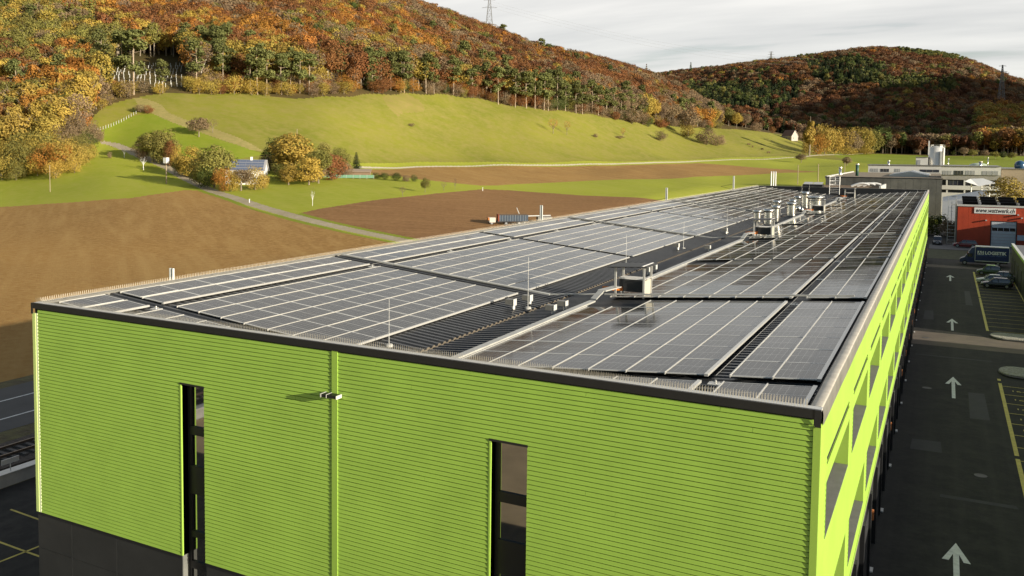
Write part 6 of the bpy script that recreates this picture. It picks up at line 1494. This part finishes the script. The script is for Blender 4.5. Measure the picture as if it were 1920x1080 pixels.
# far hill
S2 = sample(tht(1175), tht(1960), lambda a: np.where(a < tht(1560), 1110, 1075)+0*a, lambda a: 2120+0*a, 8.2, 22)
S2z = terr(S2[:, 0], S2[:, 1]); u2, v2 = proj(S2[:, 0], S2[:, 1], S2z); t2, r2 = th_r(S2[:, 0], S2[:, 1])
m1 = (t2 < tht(1345)) & (r2 < rG_(t2)+60)
ok = (~m1) & (u2 > 1170) & (u2 < 1965) & ~((u2 > 1330) & (r2 < 1170) & (u2 < 1520)); S2, S2z, u2, v2, r2 = S2[ok], S2z[ok], u2[ok], v2[ok], r2[ok]
pr = np.zeros((len(u2), 11)); pr[:] = [0.22,0.02,0.0,0.01,0.01,0.12,0.03,0,0.02,0,0.57]
zB = nz(S2[:, 0], S2[:, 1], 60, 1.7)
for k in range(11): pr[:, k] *= np.exp(0.6*nz(S2[:, 0], S2[:, 1], 26+4*k, 0.9*k))
pr[zB > 1.2] = [0.20,0.04,0.0,0.03,0.06,0.12,0.14,0,0.06,0,0.35]
for p in ([(1270,172),(1500,168),(1500,205),(1440,222),(1290,215)], [(1510,130),(1600,122),(1665,140),(1660,178),(1580,180),(1520,165)]):
    q_ = inpoly(u2, v2, p); pr[q_] = [0.02,0,0,0.0,0.02,0.0,0.10,0.10,0.72,0,0.04]
for p in ([(1630,165),(1700,160),(1800,170),(1790,190),(1700,190),(1640,186)], [(1460,118),(1520,112),(1530,120),(1480,126)], [(1675,100),(1760,105),(1815,118),(1800,132),(1740,122),(1690,118)]):
    q_ = inpoly(u2, v2, p); pr[q_] = [0.04,0,0,0.05,0.06,0.0,0.05,0.40,0.30,0.10,0]
q_ = (u2 > 1830) & (v2 > 225); pr[q_] = [0.12,0.4,0.12,0.25,0.05,0.06,0,0,0,0,0]
q_ = (v2 > 232) & (u2 <= 1830); pr[q_] = [0.10,0.0,0.0,0.0,0.04,0.16,0.20,0,0.06,0,0.44]
kd2 = pick(pr); sc2 = rng.uniform(17, 25, len(u2)); sc2[(u2 > 1830) & (v2 > 225)] *= 1.3
SR2 = srcs(700, 0.040)
o = massed('far_forest', np.stack([S2[:,0], S2[:,1], S2z], 1), kd2, sc2, SR2, 4)
tag(o, 'rust-red and dark green wood covering the far hill', 'forest', kind='stuff')
px_ = atr(1295, 134, 1900); add_tree((px_[0], px_[1], float(terr(px_[0], px_[1]))), 42, 'spruce', 'green', 'lone tall conifer breaking the skyline in the saddle between the hills', wide=0.75)
px_ = atr(1212, 134, 1080); add_tree((px_[0], px_[1], float(terr(px_[0], px_[1]))), 34, 'spruce', 'brown', 'thin pointed conifer standing out on the right shoulder of the near hill', wide=0.6)
# tree guards of the plantation
tg = MB().tube((0,0,-0.2),(0,0,2.0),0.17,0.16,lalu,6).mesh('tree_guard'); rg = random.Random(8); cnt = 0
for c_ in range(17):
    u0 = 212+8.2*c_
    for k in range(8):
        uu = u0+2.5*math.sin(k*0.7+c_)-0.8*k+rg.uniform(-0.8,0.8); vv_ = 124+5.6*k+rg.uniform(-1,1)
        if vv_ > 160+0.04*(uu-210) or rg.random() < 0.12: continue
        g = hit(uu, vv_); o = link('tree_guard', tg, None, tuple(g)); cnt += 1
        tag(o, 'white plastic tree guard in the rows of the hillside clearing', 'tree guard', 'white tree guards in the hillside clearing')
# cattle on the right meadow
cowm = mat('cow_hide', (0.09,0.045,0.025), 0.9)
CL = ['uppermost','second','third','lowest']
for k, (u, v) in enumerate(((1404,273),(1411,277),(1429,282),(1441,288))):
    g = hit(u, v); mb = MB(); s_ = 1.35
    loft(mb, [[(x*s_, y*w_*s_, zc_*s_+z*h_*s_) for y, z in ((-1,0),(-0.7,0.8),(0.7,0.8),(1,0),(0.7,-0.8),(-0.7,-0.8))] for x, w_, zc_, h_ in ((-1.15,0.12,1.15,0.2),(-1.0,0.30,1.1,0.38),(-0.3,0.36,1.02,0.45),(0.5,0.33,1.05,0.42),(0.85,0.2,1.15,0.3),(1.2,0.13,1.05,0.2),(1.45,0.12,0.8,0.16),(1.62,0.07,0.6,0.1))], cowm)
    for x in (-0.85, 0.62):
        for y in (-0.2, 0.2): mb.tube((x*s_,y*s_,0.75*s_),((x+0.04)*s_,y*s_,0),0.10*s_,0.06*s_,cowm,6)
    mb.tube((-1.15*s_,0,1.2*s_),(-1.28*s_,0,0.6*s_),0.03,0.02,cowm,4)
    o = mb.build('cow', None, tuple(g)); o.rotation_euler = (0,0,k*1.1+0.4); tag(o, CL[k]+' of the four brown cattle grazing on the right meadow', 'cow', 'brown cattle on the right meadow')
